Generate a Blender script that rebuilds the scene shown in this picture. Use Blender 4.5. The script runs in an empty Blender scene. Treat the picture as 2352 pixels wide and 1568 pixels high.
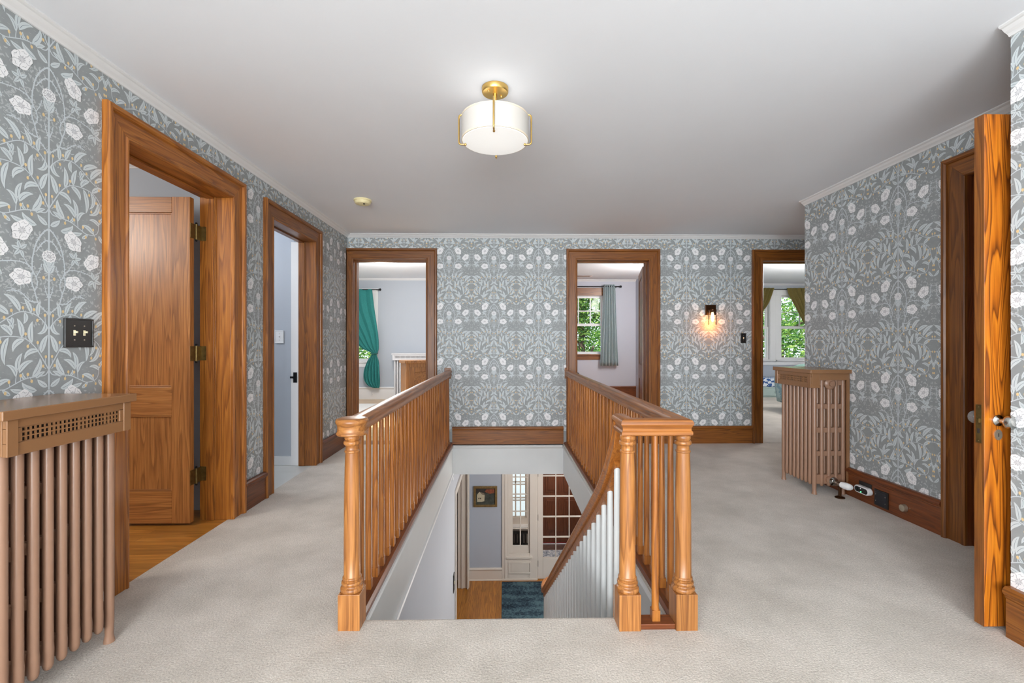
import bpy, math, random
import numpy as np
from mathutils import Vector, Matrix
random.seed(7)
SC = bpy.context.scene
COL = SC.collection
PI = math.pi

# ------------------------------------------------------------------ camera, world, sun, large lights, exposure
EYE = 1.18
cam_data = bpy.data.cameras.new('camera')
cam = bpy.data.objects.new('camera', cam_data); COL.objects.link(cam)
cam.location = (0, 0, EYE)
cam.rotation_euler = (PI/2, 0, -math.atan(19/1062))
cam_data.sensor_width = 36.0
cam_data.lens = 36.0*1062/2352
cam_data.shift_y = 4/2352
cam_data.clip_start = 0.02
SC.camera = cam
SC.view_settings.view_transform = 'Standard'
SC.view_settings.look = 'None'
SC.view_settings.gamma = 1.0
SC.view_settings.use_curve_mapping = False
SC.view_settings.exposure = 0.27
SC.cycles.use_denoising = True
SC.cycles.max_bounces = 8
SC.cycles.diffuse_bounces = 5
SC.cycles.glossy_bounces = 4
SC.cycles.transparent_max_bounces = 12
SC.cycles.sample_clamp_indirect = 4.0
SC.cycles.caustics_reflective = False
SC.cycles.caustics_refractive = False

world = bpy.data.worlds.new('world'); SC.world = world
world.use_nodes = True
bgn = world.node_tree.nodes['Background']
bgn.inputs['Color'].default_value = (0.80, 0.90, 1.0, 1)
bgn.inputs['Strength'].default_value = 1.7

def light(name, kind, loc, power, color=(1, 1, 1), rot=(0, 0, 0), size=1.0, size_y=None, radius=None):
    ld = bpy.data.lights.new(name, kind); ld.energy = power; ld.color = color
    if kind == 'AREA':
        ld.size = size
        if size_y: ld.shape = 'RECTANGLE'; ld.size_y = size_y
    elif radius is not None: ld.shadow_soft_size = radius
    o = bpy.data.objects.new(name, ld); o.location = loc; o.rotation_euler = rot
    COL.objects.link(o); return o
sun = light('sun', 'SUN', (0, -4, 12), 6.5, (1, 0.95, 0.86), (math.radians(38), 0, math.radians(-22)))
sun.data.angle = 0.02
# unseen area lights added to brighten the landing, back one tilted up at ceiling
light('landing_fill_back', 'AREA', (-0.1, -4.45, 1.10), 365, (0.93, 0.97, 1.0), (PI/2+0.42, 0, 0), 2.8, 1.5)
light('landing_fill_side', 'AREA', (-1.72, -2.2, 1.30), 165, (0.93, 0.965, 1.0), (0, -PI/2, 0), 1.35, 1.6)
# unseen point lights added to brighten neighbouring rooms and entry hall, without fixtures
light('bedroom_fill_left', 'POINT', (-1.9, 7.2, 2.25), 105, (1, 0.97, 0.93), radius=0.25)
light('bedroom_fill_middle', 'POINT', (2.6, 7.6, 2.20), 95, (1, 0.97, 0.93), radius=0.25)
light('bedroom_fill_right', 'POINT', (5.4, 7.4, 2.20), 110, (1, 0.97, 0.93), radius=0.25)
light('side_room_fill', 'POINT', (-3.6, 1.6, 2.15), 60, (1, 0.96, 0.90), radius=0.25)
light('bathroom_fill', 'POINT', (-3.0, 3.9, 2.15), 26, (0.95, 0.97, 1.0), radius=0.2)
light('entry_hall_fill', 'POINT', (1.5, 5.6, -0.75), 82, (1, 0.95, 0.88), radius=0.3)
light('stair_hall_fill', 'POINT', (1.5, 3.2, -0.8), 18, (0.96, 0.97, 1.0), radius=0.3)
light('vestibule_fill', 'POINT', (1.6, 8.7, -0.75), 26, (1, 0.93, 0.85), radius=0.15)

# ------------------------------------------------------------------ colours and materials
def lin(c):
    c = c/255.0
    return c/12.92 if c <= 0.04045 else ((c+0.055)/1.055)**2.4
def RGB(r, g, b): return (lin(r), lin(g), lin(b), 1.0)

def newmat(name):
    m = bpy.data.materials.new(name); m.use_nodes = True
    nt = m.node_tree; bs = nt.nodes['Principled BSDF']
    return m, nt, bs
def plain(name, col, rough=0.5, metal=0.0, spec=0.5, var=0.04, nscale=6.0, bump=0.0, bscale=200.0):
    m, nt, bs = newmat(name)
    bs.inputs['Roughness'].default_value = rough
    bs.inputs['Metallic'].default_value = metal
    bs.inputs['Specular IOR Level'].default_value = spec
    tc = nt.nodes.new('ShaderNodeTexCoord')
    n = nt.nodes.new('ShaderNodeTexNoise'); n.inputs['Scale'].default_value = nscale; n.inputs['Detail'].default_value = 3
    nt.links.new(tc.outputs['Object'], n.inputs['Vector'])
    r = nt.nodes.new('ShaderNodeValToRGB')
    c = np.array(col[:3])
    r.color_ramp.elements[0].position = 0.3; r.color_ramp.elements[1].position = 0.7
    r.color_ramp.elements[0].color = (*(c*(1-var)), 1); r.color_ramp.elements[1].color = (*np.minimum(c*(1+var), 1), 1)
    nt.links.new(n.outputs['Fac'], r.inputs['Fac']); nt.links.new(r.outputs['Color'], bs.inputs['Base Color'])
    if bump:
        b = nt.nodes.new('ShaderNodeBump'); b.inputs['Strength'].default_value = bump; b.inputs['Distance'].default_value = 0.002
        n2 = nt.nodes.new('ShaderNodeTexNoise'); n2.inputs['Scale'].default_value = bscale; n2.inputs['Detail'].default_value = 2
        nt.links.new(tc.outputs['Object'], n2.inputs['Vector']); nt.links.new(n2.outputs['Fac'], b.inputs['Height'])
        nt.links.new(b.outputs['Normal'], bs.inputs['Normal'])
    return m

def oak(name, axis, light_c, mid_c, dark_c, rough=0.38, figure=8.0, cross=17.0, along=0.9, amount=0.6, coat=0.12):
    """Oak: contour lines of a stretched noise give the arched figure, a fine one the pores."""
    m, nt, bs = newmat(name)
    N = nt.nodes.new; Lk = nt.links.new
    tc = N('ShaderNodeTexCoord'); oi = N('ShaderNodeObjectInfo')
    off = N('ShaderNodeVectorMath'); off.operation = 'SCALE'; off.inputs[0].default_value = (7.3, 3.1, 5.7)
    Lk(oi.outputs['Random'], off.inputs['Scale'])
    add = N('ShaderNodeVectorMath'); add.operation = 'ADD'
    Lk(tc.outputs['Object'], add.inputs[0]); Lk(off.outputs[0], add.inputs[1])
    def mapped(c, a):
        s = [c, c, c]; s['xyz'.index(axis)] = a
        v = N('ShaderNodeVectorMath'); v.operation = 'MULTIPLY'; v.inputs[1].default_value = s
        Lk(add.outputs[0], v.inputs[0]); return v.outputs[0]
    n1 = N('ShaderNodeTexNoise'); n1.inputs['Scale'].default_value = 1.0; n1.inputs['Detail'].default_value = 1.5; n1.inputs['Distortion'].default_value = 0.25
    Lk(mapped(cross, along), n1.inputs['Vector'])
    mul = N('ShaderNodeMath'); mul.operation = 'MULTIPLY'; mul.inputs[1].default_value = figure
    Lk(n1.outputs['Fac'], mul.inputs[0])
    fr = N('ShaderNodeMath'); fr.operation = 'FRACT'; Lk(mul.outputs[0], fr.inputs[0])
    ramp = N('ShaderNodeValToRGB'); e = ramp.color_ramp.elements
    e[0].position = 0.0; e[0].color = light_c; e[1].position = 1.0; e[1].color = light_c
    for p, c in ((0.50, mid_c), (0.84, dark_c), (0.92, mid_c)):
        x = e.new(p); x.color = c
    Lk(fr.outputs[0], ramp.inputs['Fac'])
    n2 = N('ShaderNodeTexNoise'); n2.inputs['Scale'].default_value = 1.0; n2.inputs['Detail'].default_value = 3; n2.inputs['Roughness'].default_value = 0.6
    Lk(mapped(170, 5), n2.inputs['Vector'])
    r2 = N('ShaderNodeValToRGB'); r2.color_ramp.elements[0].position = 0.30; r2.color_ramp.elements[1].position = 0.60
    r2.color_ramp.elements[0].color = (0.62, 0.55, 0.50, 1); r2.color_ramp.elements[1].color = (1.06, 1.06, 1.06, 1)
    Lk(n2.outputs['Fac'], r2.inputs['Fac'])
    base = N('ShaderNodeMix'); base.data_type = 'RGBA'; base.inputs['Factor'].default_value = amount
    base.inputs['A'].default_value = mid_c; Lk(ramp.outputs['Color'], base.inputs['B'])
    mm = N('ShaderNodeMix'); mm.data_type = 'RGBA'; mm.blend_type = 'MULTIPLY'; mm.inputs['Factor'].default_value = 0.8
    Lk(base.outputs['Result'], mm.inputs['A']); Lk(r2.outputs['Color'], mm.inputs['B'])
    hsv = N('ShaderNodeHueSaturation')
    mr = N('ShaderNodeMapRange'); mr.inputs['To Min'].default_value = 0.88; mr.inputs['To Max'].default_value = 1.14
    Lk(oi.outputs['Random'], mr.inputs['Value']); Lk(mr.outputs['Result'], hsv.inputs['Value'])
    Lk(mm.outputs['Result'], hsv.inputs['Color']); Lk(hsv.outputs['Color'], bs.inputs['Base Color'])
    bs.inputs['Roughness'].default_value = rough
    bs.inputs['Coat Weight'].default_value = coat; bs.inputs['Coat Roughness'].default_value = 0.22
    b = N('ShaderNodeBump'); b.inputs['Strength'].default_value = 0.15; b.inputs['Distance'].default_value = 0.001
    Lk(n2.outputs['Fac'], b.inputs['Height']); Lk(b.outputs['Normal'], bs.inputs['Normal'])
    return m
_oakc = {}
TONES = {
 'gold':  (RGB(188,122,50), RGB(164,99,36), RGB(110,60,20)),
 'newel': (RGB(182,126,68), RGB(160,103,50), RGB(112,68,32)),
 'rail':  (RGB(182,116,46), RGB(160,96,36), RGB(112,62,22)),
 'honey': (RGB(192,134,74), RGB(174,114,60), RGB(124,78,40)),
 'brown': (RGB(148,93,34), RGB(129,76,26), RGB(88,48,14)),
 'dark':  (RGB(128,70,32), RGB(110,57,25), RGB(78,38,16)),
 'flame': (RGB(200,120,30), RGB(176,97,22), RGB(100,50,12)),
 'entry': (RGB(114,66,42), RGB(98,54,34), RGB(62,34,22)),
 'floor': (RGB(216,158,80), RGB(192,130,54), RGB(156,98,36)),
 'hallfloor': (RGB(206,142,52), RGB(188,122,38), RGB(140,88,26)),
 'pale':  (RGB(226,196,154), RGB(216,184,140), RGB(186,150,108)),
 'rustic':(RGB(176,128,76), RGB(150,104,60), RGB(92,60,34)),
}
def W(tone, axis):
    k = (tone, axis)
    if k not in _oakc:
        l, md, d = TONES[tone]; kw = {}
        if tone == 'flame': kw = dict(figure=13, cross=13.0, along=0.9, amount=0.95, coat=0.3)
        if tone in ('floor', 'pale'): kw = dict(amount=0.4)
        if tone == 'entry': kw = dict(amount=0.5)
        _oakc[k] = oak('oak_%s_%s' % (tone, axis), axis, l, md, d, **kw)
    return _oakc[k]

def planks(name, tone, axis, width=0.057, length=1.1):
    """strip floor: boards along axis with dark joints, each board its own shade"""
    l, md, d = TONES[tone]
    m = oak(name, axis, l, md, d, rough=0.28, amount=0.5, coat=0.3)
    nt = m.node_tree; bs = nt.nodes['Principled BSDF']; N = nt.nodes.new; Lk = nt.links.new
    src = bs.inputs['Base Color'].links[0].from_socket
    tc = N('ShaderNodeTexCoord'); mp = N('ShaderNodeMapping')
    if axis == 'y': mp.inputs['Rotation'].default_value = (0, 0, PI/2)
    Lk(tc.outputs['Object'], mp.inputs['Vector'])
    br = N('ShaderNodeTexBrick'); br.inputs['Scale'].default_value = 1.0
    br.inputs['Brick Width'].default_value = length; br.inputs['Row Height'].default_value = width
    br.inputs['Mortar Size'].default_value = 0.0012; br.offset = 0.37
    br.inputs['Color1'].default_value = (1.08, 1.06, 1.02, 1); br.inputs['Color2'].default_value = (0.80, 0.78, 0.75, 1)
    br.inputs['Mortar'].default_value = (0.40, 0.34, 0.28, 1)
    Lk(mp.outputs['Vector'], br.inputs['Vector'])
    mx = N('ShaderNodeMix'); mx.data_type = 'RGBA'; mx.blend_type = 'MULTIPLY'; mx.inputs['Factor'].default_value = 1.0
    Lk(src, mx.inputs['A']); Lk(br.outputs['Color'], mx.inputs['B']); Lk(mx.outputs['Result'], bs.inputs['Base Color'])
    return m

def glass_mat(name, tint=(1, 1, 1), refl=0.08):
    m = bpy.data.materials.new(name); m.use_nodes = True; nt = m.node_tree; nt.nodes.clear()
    o = nt.nodes.new('ShaderNodeOutputMaterial'); mx = nt.nodes.new('ShaderNodeMixShader')
    t = nt.nodes.new('ShaderNodeBsdfTransparent'); t.inputs['Color'].default_value = (*tint, 1)
    g = nt.nodes.new('ShaderNodeBsdfGlossy'); g.inputs['Roughness'].default_value = 0.02
    lw = nt.nodes.new('ShaderNodeLayerWeight'); lw.inputs['Blend'].default_value = refl*2
    nt.links.new(lw.outputs['Fresnel'], mx.inputs['Fac']); nt.links.new(t.outputs[0], mx.inputs[1]); nt.links.new(g.outputs[0], mx.inputs[2])
    nt.links.new(mx.outputs[0], o.inputs['Surface']); return m
def emit_mat(name, col, strength):
    m, nt, bs = newmat(name)
    bs.inputs['Base Color'].default_value = (*col, 1)
    bs.inputs['Emission Color'].default_value = (*col, 1); bs.inputs['Emission Strength'].default_value = strength
    return m

M = {}
M['ceiling'] = plain('ceiling_paint', RGB(234,237,242), 0.85, var=0.012, nscale=1.5, bump=0.12, bscale=60)
M['paint_white'] = plain('white_trim_paint', RGB(226,226,226), 0.35, var=0.012)
M['trim_gray'] = plain('stair_fascia_paint', RGB(208,210,209), 0.30, var=0.015)
M['cream'] = plain('cream_trim_paint', RGB(214,206,196), 0.35, var=0.015)
M['blue_gray'] = plain('blue_gray_wall_paint', RGB(176,182,190), 0.7, var=0.012, nscale=2)
M['lavender'] = plain('pale_lavender_wall_paint', RGB(186,188,198), 0.7, var=0.012, nscale=2)
M['entry_blue'] = plain('entry_blue_wall_paint', RGB(174,181,192), 0.7, var=0.012, nscale=2)
M['stair_blue'] = plain('stair_blue_wall_paint', RGB(186,190,197), 0.6, var=0.012, nscale=2)
M['tan'] = plain('tan_radiator_paint', RGB(150,115,93), 0.34, var=0.03, nscale=9, bump=0.15, bscale=90)
M['tan_cover'] = plain('tan_cover_paint', RGB(140,101,68), 0.2, var=0.03)
M['rad_white'] = plain('white_radiator_paint', RGB(212,212,214), 0.4)
M['hole'] = plain('hole_shade_and_dark_parts', RGB(40,30,24), 0.9)  # dark colour standing in for shade in holes; also on small dark parts
M['brass'] = plain('brushed_brass', RGB(226,188,112), 0.30, metal=1.0, var=0.05)
M['old_brass'] = plain('aged_brass', RGB(124,104,64), 0.42, metal=0.9, var=0.2, nscale=40)
M['chrome'] = plain('nickel', RGB(190,190,186), 0.15, metal=1.0)
M['satin'] = plain('satin_nickel', RGB(196,186,166), 0.3, metal=0.8)
M['black'] = plain('black_plate', RGB(36,35,34), 0.35)
M['black_metal'] = plain('black_metal', RGB(28,28,30), 0.35, metal=0.6)
M['bronze'] = plain('dark_bronze', RGB(74,46,24), 0.3, metal=0.7)
M['ivory'] = plain('ivory_plastic', RGB(238,226,190), 0.4)
M['detector'] = plain('yellowed_plastic', RGB(232,220,172), 0.45)
M['white_plastic'] = plain('white_plastic', RGB(232,232,232), 0.35)
M['tile'] = plain('pale_bathroom_floor', RGB(206,208,204), 0.35, var=0.04)
M['glass'] = glass_mat('window_glass')
M['lawn'] = plain('lawn', RGB(90,120,60), 0.9, var=0.25, nscale=2)
M['bark'] = plain('bark', RGB(84,70,58), 0.9, var=0.3, nscale=20)
M['knob_glass'] = None
m, nt, bs = newmat('clear_glass'); bs.inputs['Transmission Weight'].default_value = 0.85; bs.inputs['Roughness'].default_value = 0.05; bs.inputs['Base Color'].default_value = (0.92, 0.93, 0.92, 1)
M['knob_glass'] = m

def carpet_mat():
    m, nt, bs = newmat('wool_carpet'); N = nt.nodes.new; Lk = nt.links.new
    bs.inputs['Roughness'].default_value = 0.95; bs.inputs['Specular IOR Level'].default_value = 0.1
    bs.inputs['Sheen Weight'].default_value = 0.3
    tc = N('ShaderNodeTexCoord')
    a = N('ShaderNodeTexNoise'); a.inputs['Scale'].default_value = 2.6; a.inputs['Detail'].default_value = 6; a.inputs['Roughness'].default_value = 0.62
    f = N('ShaderNodeTexNoise'); f.inputs['Scale'].default_value = 150; f.inputs['Detail'].default_value = 5; f.inputs['Roughness'].default_value = 0.7
    Lk(tc.outputs['Object'], a.inputs['Vector']); Lk(tc.outputs['Object'], f.inputs['Vector'])
    r = N('ShaderNodeValToRGB'); r.color_ramp.elements[0].position = 0.33; r.color_ramp.elements[1].position = 0.62
    r.color_ramp.elements[0].color = RGB(192,183,171); r.color_ramp.elements[1].color = RGB(218,209,198)
    Lk(a.outputs['Fac'], r.inputs['Fac'])
    r2 = N('ShaderNodeValToRGB'); r2.color_ramp.elements[0].position = 0.32; r2.color_ramp.elements[1].position = 0.66
    r2.color_ramp.elements[0].color = (0.62, 0.61, 0.59, 1); r2.color_ramp.elements[1].color = (1.07, 1.07, 1.07, 1)
    Lk(f.outputs['Fac'], r2.inputs['Fac'])
    mx = N('ShaderNodeMix'); mx.data_type = 'RGBA'; mx.blend_type = 'MULTIPLY'; mx.inputs['Factor'].default_value = 1
    Lk(r.outputs['Color'], mx.inputs['A']); Lk(r2.outputs['Color'], mx.inputs['B']); Lk(mx.outputs['Result'], bs.inputs['Base Color'])
    b = N('ShaderNodeBump'); b.inputs['Strength'].default_value = 0.55; b.inputs['Distance'].default_value = 0.006
    f3 = N('ShaderNodeTexNoise'); f3.inputs['Scale'].default_value = 120; f3.inputs['Detail'].default_value = 4
    Lk(tc.outputs['Object'], f3.inputs['Vector']); Lk(f3.outputs['Fac'], b.inputs['Height']); Lk(b.outputs['Normal'], bs.inputs['Normal'])
    return m
M['carpet'] = carpet_mat()
M['oak_floor'] = planks('side_room_floor', 'floor', 'x')
M['entry_floor'] = planks('entry_floor', 'hallfloor', 'y', 0.06, 0.9)
M['pale_floor'] = planks('bedroom_floor', 'pale', 'x')
# wallpaper inks
M['wp_bg'] = plain('wallpaper_ground', RGB(150,155,156), 0.55, var=0.05, nscale=30)
M['wp_dim'] = plain('wallpaper_dim_leaf', RGB(182,187,188), 0.55, var=0.03)
M['wp_leaf'] = plain('wallpaper_leaf', RGB(208,216,218), 0.55, var=0.03)
M['wp_vein'] = plain('wallpaper_vein', RGB(138,150,157), 0.55, var=0.03)
M['wp_stem'] = plain('wallpaper_stem', RGB(203,211,215), 0.55, var=0.03)
M['wp_flower'] = plain('wallpaper_flower', RGB(246,246,247), 0.55, var=0.01)
M['wp_line'] = plain('wallpaper_petal_line', RGB(168,170,174), 0.55, var=0.02)
M['wp_shade'] = plain('wallpaper_petal_grey', RGB(222,222,224), 0.55, var=0.02)
M['wp_berry'] = plain('wallpaper_berry', RGB(228,202,152), 0.55, var=0.04)

# ------------------------------------------------------------------ mesh builder
class MB:
    def __init__(s, T=None): s.v = []; s.f = []; s.m = []; s.sm = []; s.mats = []; s.T = T
    def mi(s, mat):
        if mat not in s.mats: s.mats.append(mat)
        return s.mats.index(mat)
    def add(s, vs, fs, mat, smooth=False):
        b = len(s.v)
        s.v += [s.T(*p) if s.T else tuple(p) for p in vs]
        k = s.mi(mat)
        for f in fs: s.f.append([b+i for i in f]); s.m.append(k); s.sm.append(smooth)
    def box(s, x0, y0, z0, x1, y1, z1, mat):
        s.nb = getattr(s, 'nb', 0)+1
        if sorted((abs(x1-x0), abs(y1-y0), abs(z1-z0)))[1] < 0.6:      # joined boards never share a plane exactly
            e = 0.00018*(s.nb % 7); x0 += e; y0 += e; z0 += e; x1 -= e; y1 -= e; z1 -= e
        s.add([(x0,y0,z0),(x1,y0,z0),(x1,y1,z0),(x0,y1,z0),(x0,y0,z1),(x1,y0,z1),(x1,y1,z1),(x0,y1,z1)],
              [(0,3,2,1),(4,5,6,7),(0,1,5,4),(1,2,6,5),(2,3,7,6),(3,0,4,7)], mat)
    def lathe(s, prof, c, mat, n=24, axis='z', smooth=True):
        """prof: (radius, height) pairs from one end to the other; ends closed"""
        vs = []; fs = []
        for r, h in prof:
            for k in range(n):
                a = 2*PI*k/n; p = (r*math.cos(a), r*math.sin(a), h)
                if axis == 'x': p = (p[2], p[0], p[1])
                elif axis == 'y': p = (p[0], p[2], p[1])
                vs.append((c[0]+p[0], c[1]+p[1], c[2]+p[2]))
        for i in range(len(prof)-1):
            for k in range(n):
                k2 = (k+1) % n
                fs.append((i*n+k, i*n+k2, (i+1)*n+k2, (i+1)*n+k))
        fs.append(tuple(range(n-1, -1, -1))); fs.append(tuple((len(prof)-1)*n+k for k in range(n)))
        s.add(vs, fs, mat, smooth)
    def prism(s, poly, axis, lo, hi, mat, smooth=False):
        """poly in the two other axes (cyclic order), extruded lo..hi along axis"""
        def P(a, b, t): return {'x': (t, a, b), 'y': (a, t, b), 'z': (a, b, t)}[axis]
        n = len(poly)
        vs = [P(a, b, lo) for a, b in poly] + [P(a, b, hi) for a, b in poly]
        fs = [tuple(range(n-1, -1, -1)), tuple(range(n, 2*n))] + [(i, (i+1) % n, n+(i+1) % n, n+i) for i in range(n)]
        s.add(vs, fs, mat, smooth)
    def sweep(s, prof, path, mat, side=None, smooth=True, mats=None):
        """closed profile (a along side, b along up) swept with mitred joints"""
        P = [Vector(p) for p in path]; n = len(prof); rings = []
        d = [(P[i+1]-P[i]).normalized() for i in range(len(P)-1)]
        sd = Vector(side) if side else d[0].cross(Vector((0, 0, 1))).normalized()
        sd = (sd - d[0]*sd.dot(d[0])).normalized(); up = sd.cross(d[0])
        for i in range(len(P)):
            if i == 0: dp = dn = d[0]
            elif i == len(P)-1: dp = dn = d[-1]
            else: dp, dn = d[i-1], d[i]
            nb = (dp+dn).normalized()
            ring = []
            for a, b in prof:
                q = sd*a + up*b
                t = -q.dot(nb)/dp.dot(nb); ring.append(tuple(P[i]+q+dp*t))
            rings.append(ring)
            if i and i < len(P)-1 or i == 0:
                pass
            if 0 < i < len(P)-1:
                R = dp.rotation_difference(dn).to_matrix(); sd = R @ sd; up = R @ up
        vs = [p for r in rings for p in r]; fs = []
        for i in range(len(P)-1):
            for k in range(n):
                k2 = (k+1) % n; fs.append((i*n+k, i*n+k2, (i+1)*n+k2, (i+1)*n+k))
        fs.append(tuple(range(n-1, -1, -1))); fs.append(tuple((len(P)-1)*n+k for k in range(n)))
        k0 = len(s.m); s.add(vs, fs, mat, smooth)
        if mats:
            for i in range(len(P)-1):
                for q in range(n): s.m[k0+i*n+q] = s.mi(mats[i])
            s.m[-1] = s.mi(mats[-1])
    def tube(s, path, r, mat, n=10):
        s.sweep([(r*math.cos(2*PI*k/n), r*math.sin(2*PI*k/n)) for k in range(n)], path, mat)
    def ball(s, c, r, mat, n=16, sx=1, sy=1, sz=1):
        m = n//2; vs = []; fs = []
        for i in range(m+1):
            t = PI*i/m
            for k in range(n):
                a = 2*PI*k/n; vs.append((c[0]+sx*r*math.sin(t)*math.cos(a), c[1]+sy*r*math.sin(t)*math.sin(a), c[2]+sz*r*math.cos(t)))
        for i in range(m):
            for k in range(n):
                k2 = (k+1) % n; fs.append((i*n+k, (i+1)*n+k, (i+1)*n+k2, i*n+k2))
        s.add(vs, fs, mat, True)

def obj(name, mb, parent=None, local=False, bevel=0.0, sharp=40, recalc=True):
    me = bpy.data.meshes.new(name); me.from_pydata(mb.v, [], mb.f)
    for m in mb.mats: me.materials.append(m)
    me.polygons.foreach_set('material_index', mb.m); me.polygons.foreach_set('use_smooth', mb.sm)
    if recalc:
        import bmesh
        bm = bmesh.new(); bm.from_mesh(me)
        bmesh.ops.remove_doubles(bm, verts=bm.verts, dist=1e-6)
        bmesh.ops.recalc_face_normals(bm, faces=bm.faces); bm.to_mesh(me); bm.free()
    me.update()
    if any(mb.sm): me.set_sharp_from_angle(angle=math.radians(sharp))
    o = bpy.data.objects.new(name, me); COL.objects.link(o)
    if bevel:
        b = o.modifiers.new('bevel', 'BEVEL'); b.width = bevel; b.segments = 2; b.limit_method = 'ANGLE'; b.angle_limit = math.radians(50)
    if parent:
        o.parent = parent
        if not local: 
            root = parent
            loc = Vector((0, 0, 0)); p = parent
            while p is not None and p.type == 'EMPTY': loc += p.location; p = p.parent
            if parent.type == 'EMPTY': o.matrix_parent_inverse = Matrix.Translation(-loc)
    return o
def tag(o, label=None, cat=None, group=None, kind=None):
    if label: o['label'] = label
    if cat: o['category'] = cat
    if group: o['group'] = group
    if kind: o['kind'] = kind
    return o
def thing(name, loc, label=None, cat=None, group=None, kind=None, rz=0):
    o = bpy.data.objects.new(name, None); COL.objects.link(o); o.empty_display_size = 0.1
    o.location = loc; o.rotation_euler = (0, 0, rz)
    return tag(o, label, cat, group, kind)
def struct(name, mb, **k): return tag(obj(name, mb, **k), kind='structure')
def part_copy(src, parent, dx=(0, 0, 0)):
    c = src.copy(); COL.objects.link(c); c.parent = parent; c.matrix_parent_inverse = src.matrix_parent_inverse.copy(); c.location = Vector(src.location)+Vector(dx)
    for g in list(src.children):
        d = g.copy(); COL.objects.link(d); d.parent = c
    return c
def crom(pts, k=6):
    out = []; n = len(pts); P = [np.array(p, float) for p in pts]
    for i in range(n-1):
        p0 = P[i-1] if i else 2*P[0]-P[1]; p1 = P[i]; p2 = P[i+1]; p3 = P[i+2] if i+2 < n else 2*P[-1]-P[-2]
        for j in range(k):
            t = j/k
            out.append(0.5*((2*p1)+(-p0+p2)*t+(2*p0-5*p1+4*p2-p3)*t*t+(-p0+3*p1-3*p2+p3)*t**3))
    out.append(P[-1]); return [tuple(q) for q in out]

# ------------------------------------------------------------------ the place's main planes
XL = -1.828; YF = 5.426; XR = 2.70; XN = 2.04; YN = 1.824; YC = 4.10
ZC = 2.452; TH = 0.20; ZL = -2.86; YL = 7.90
FIELD_L = lambda u, w, z: (XL-w, u, z)        # u along wall, w into the wall
FIELD_F = lambda u, w, z: (u, YF+w, z)
FIELD_R = lambda u, w, z: (XR+w, u, z)
FIELD_LO = lambda u, w, z: (u, YL+w, z)

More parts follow.
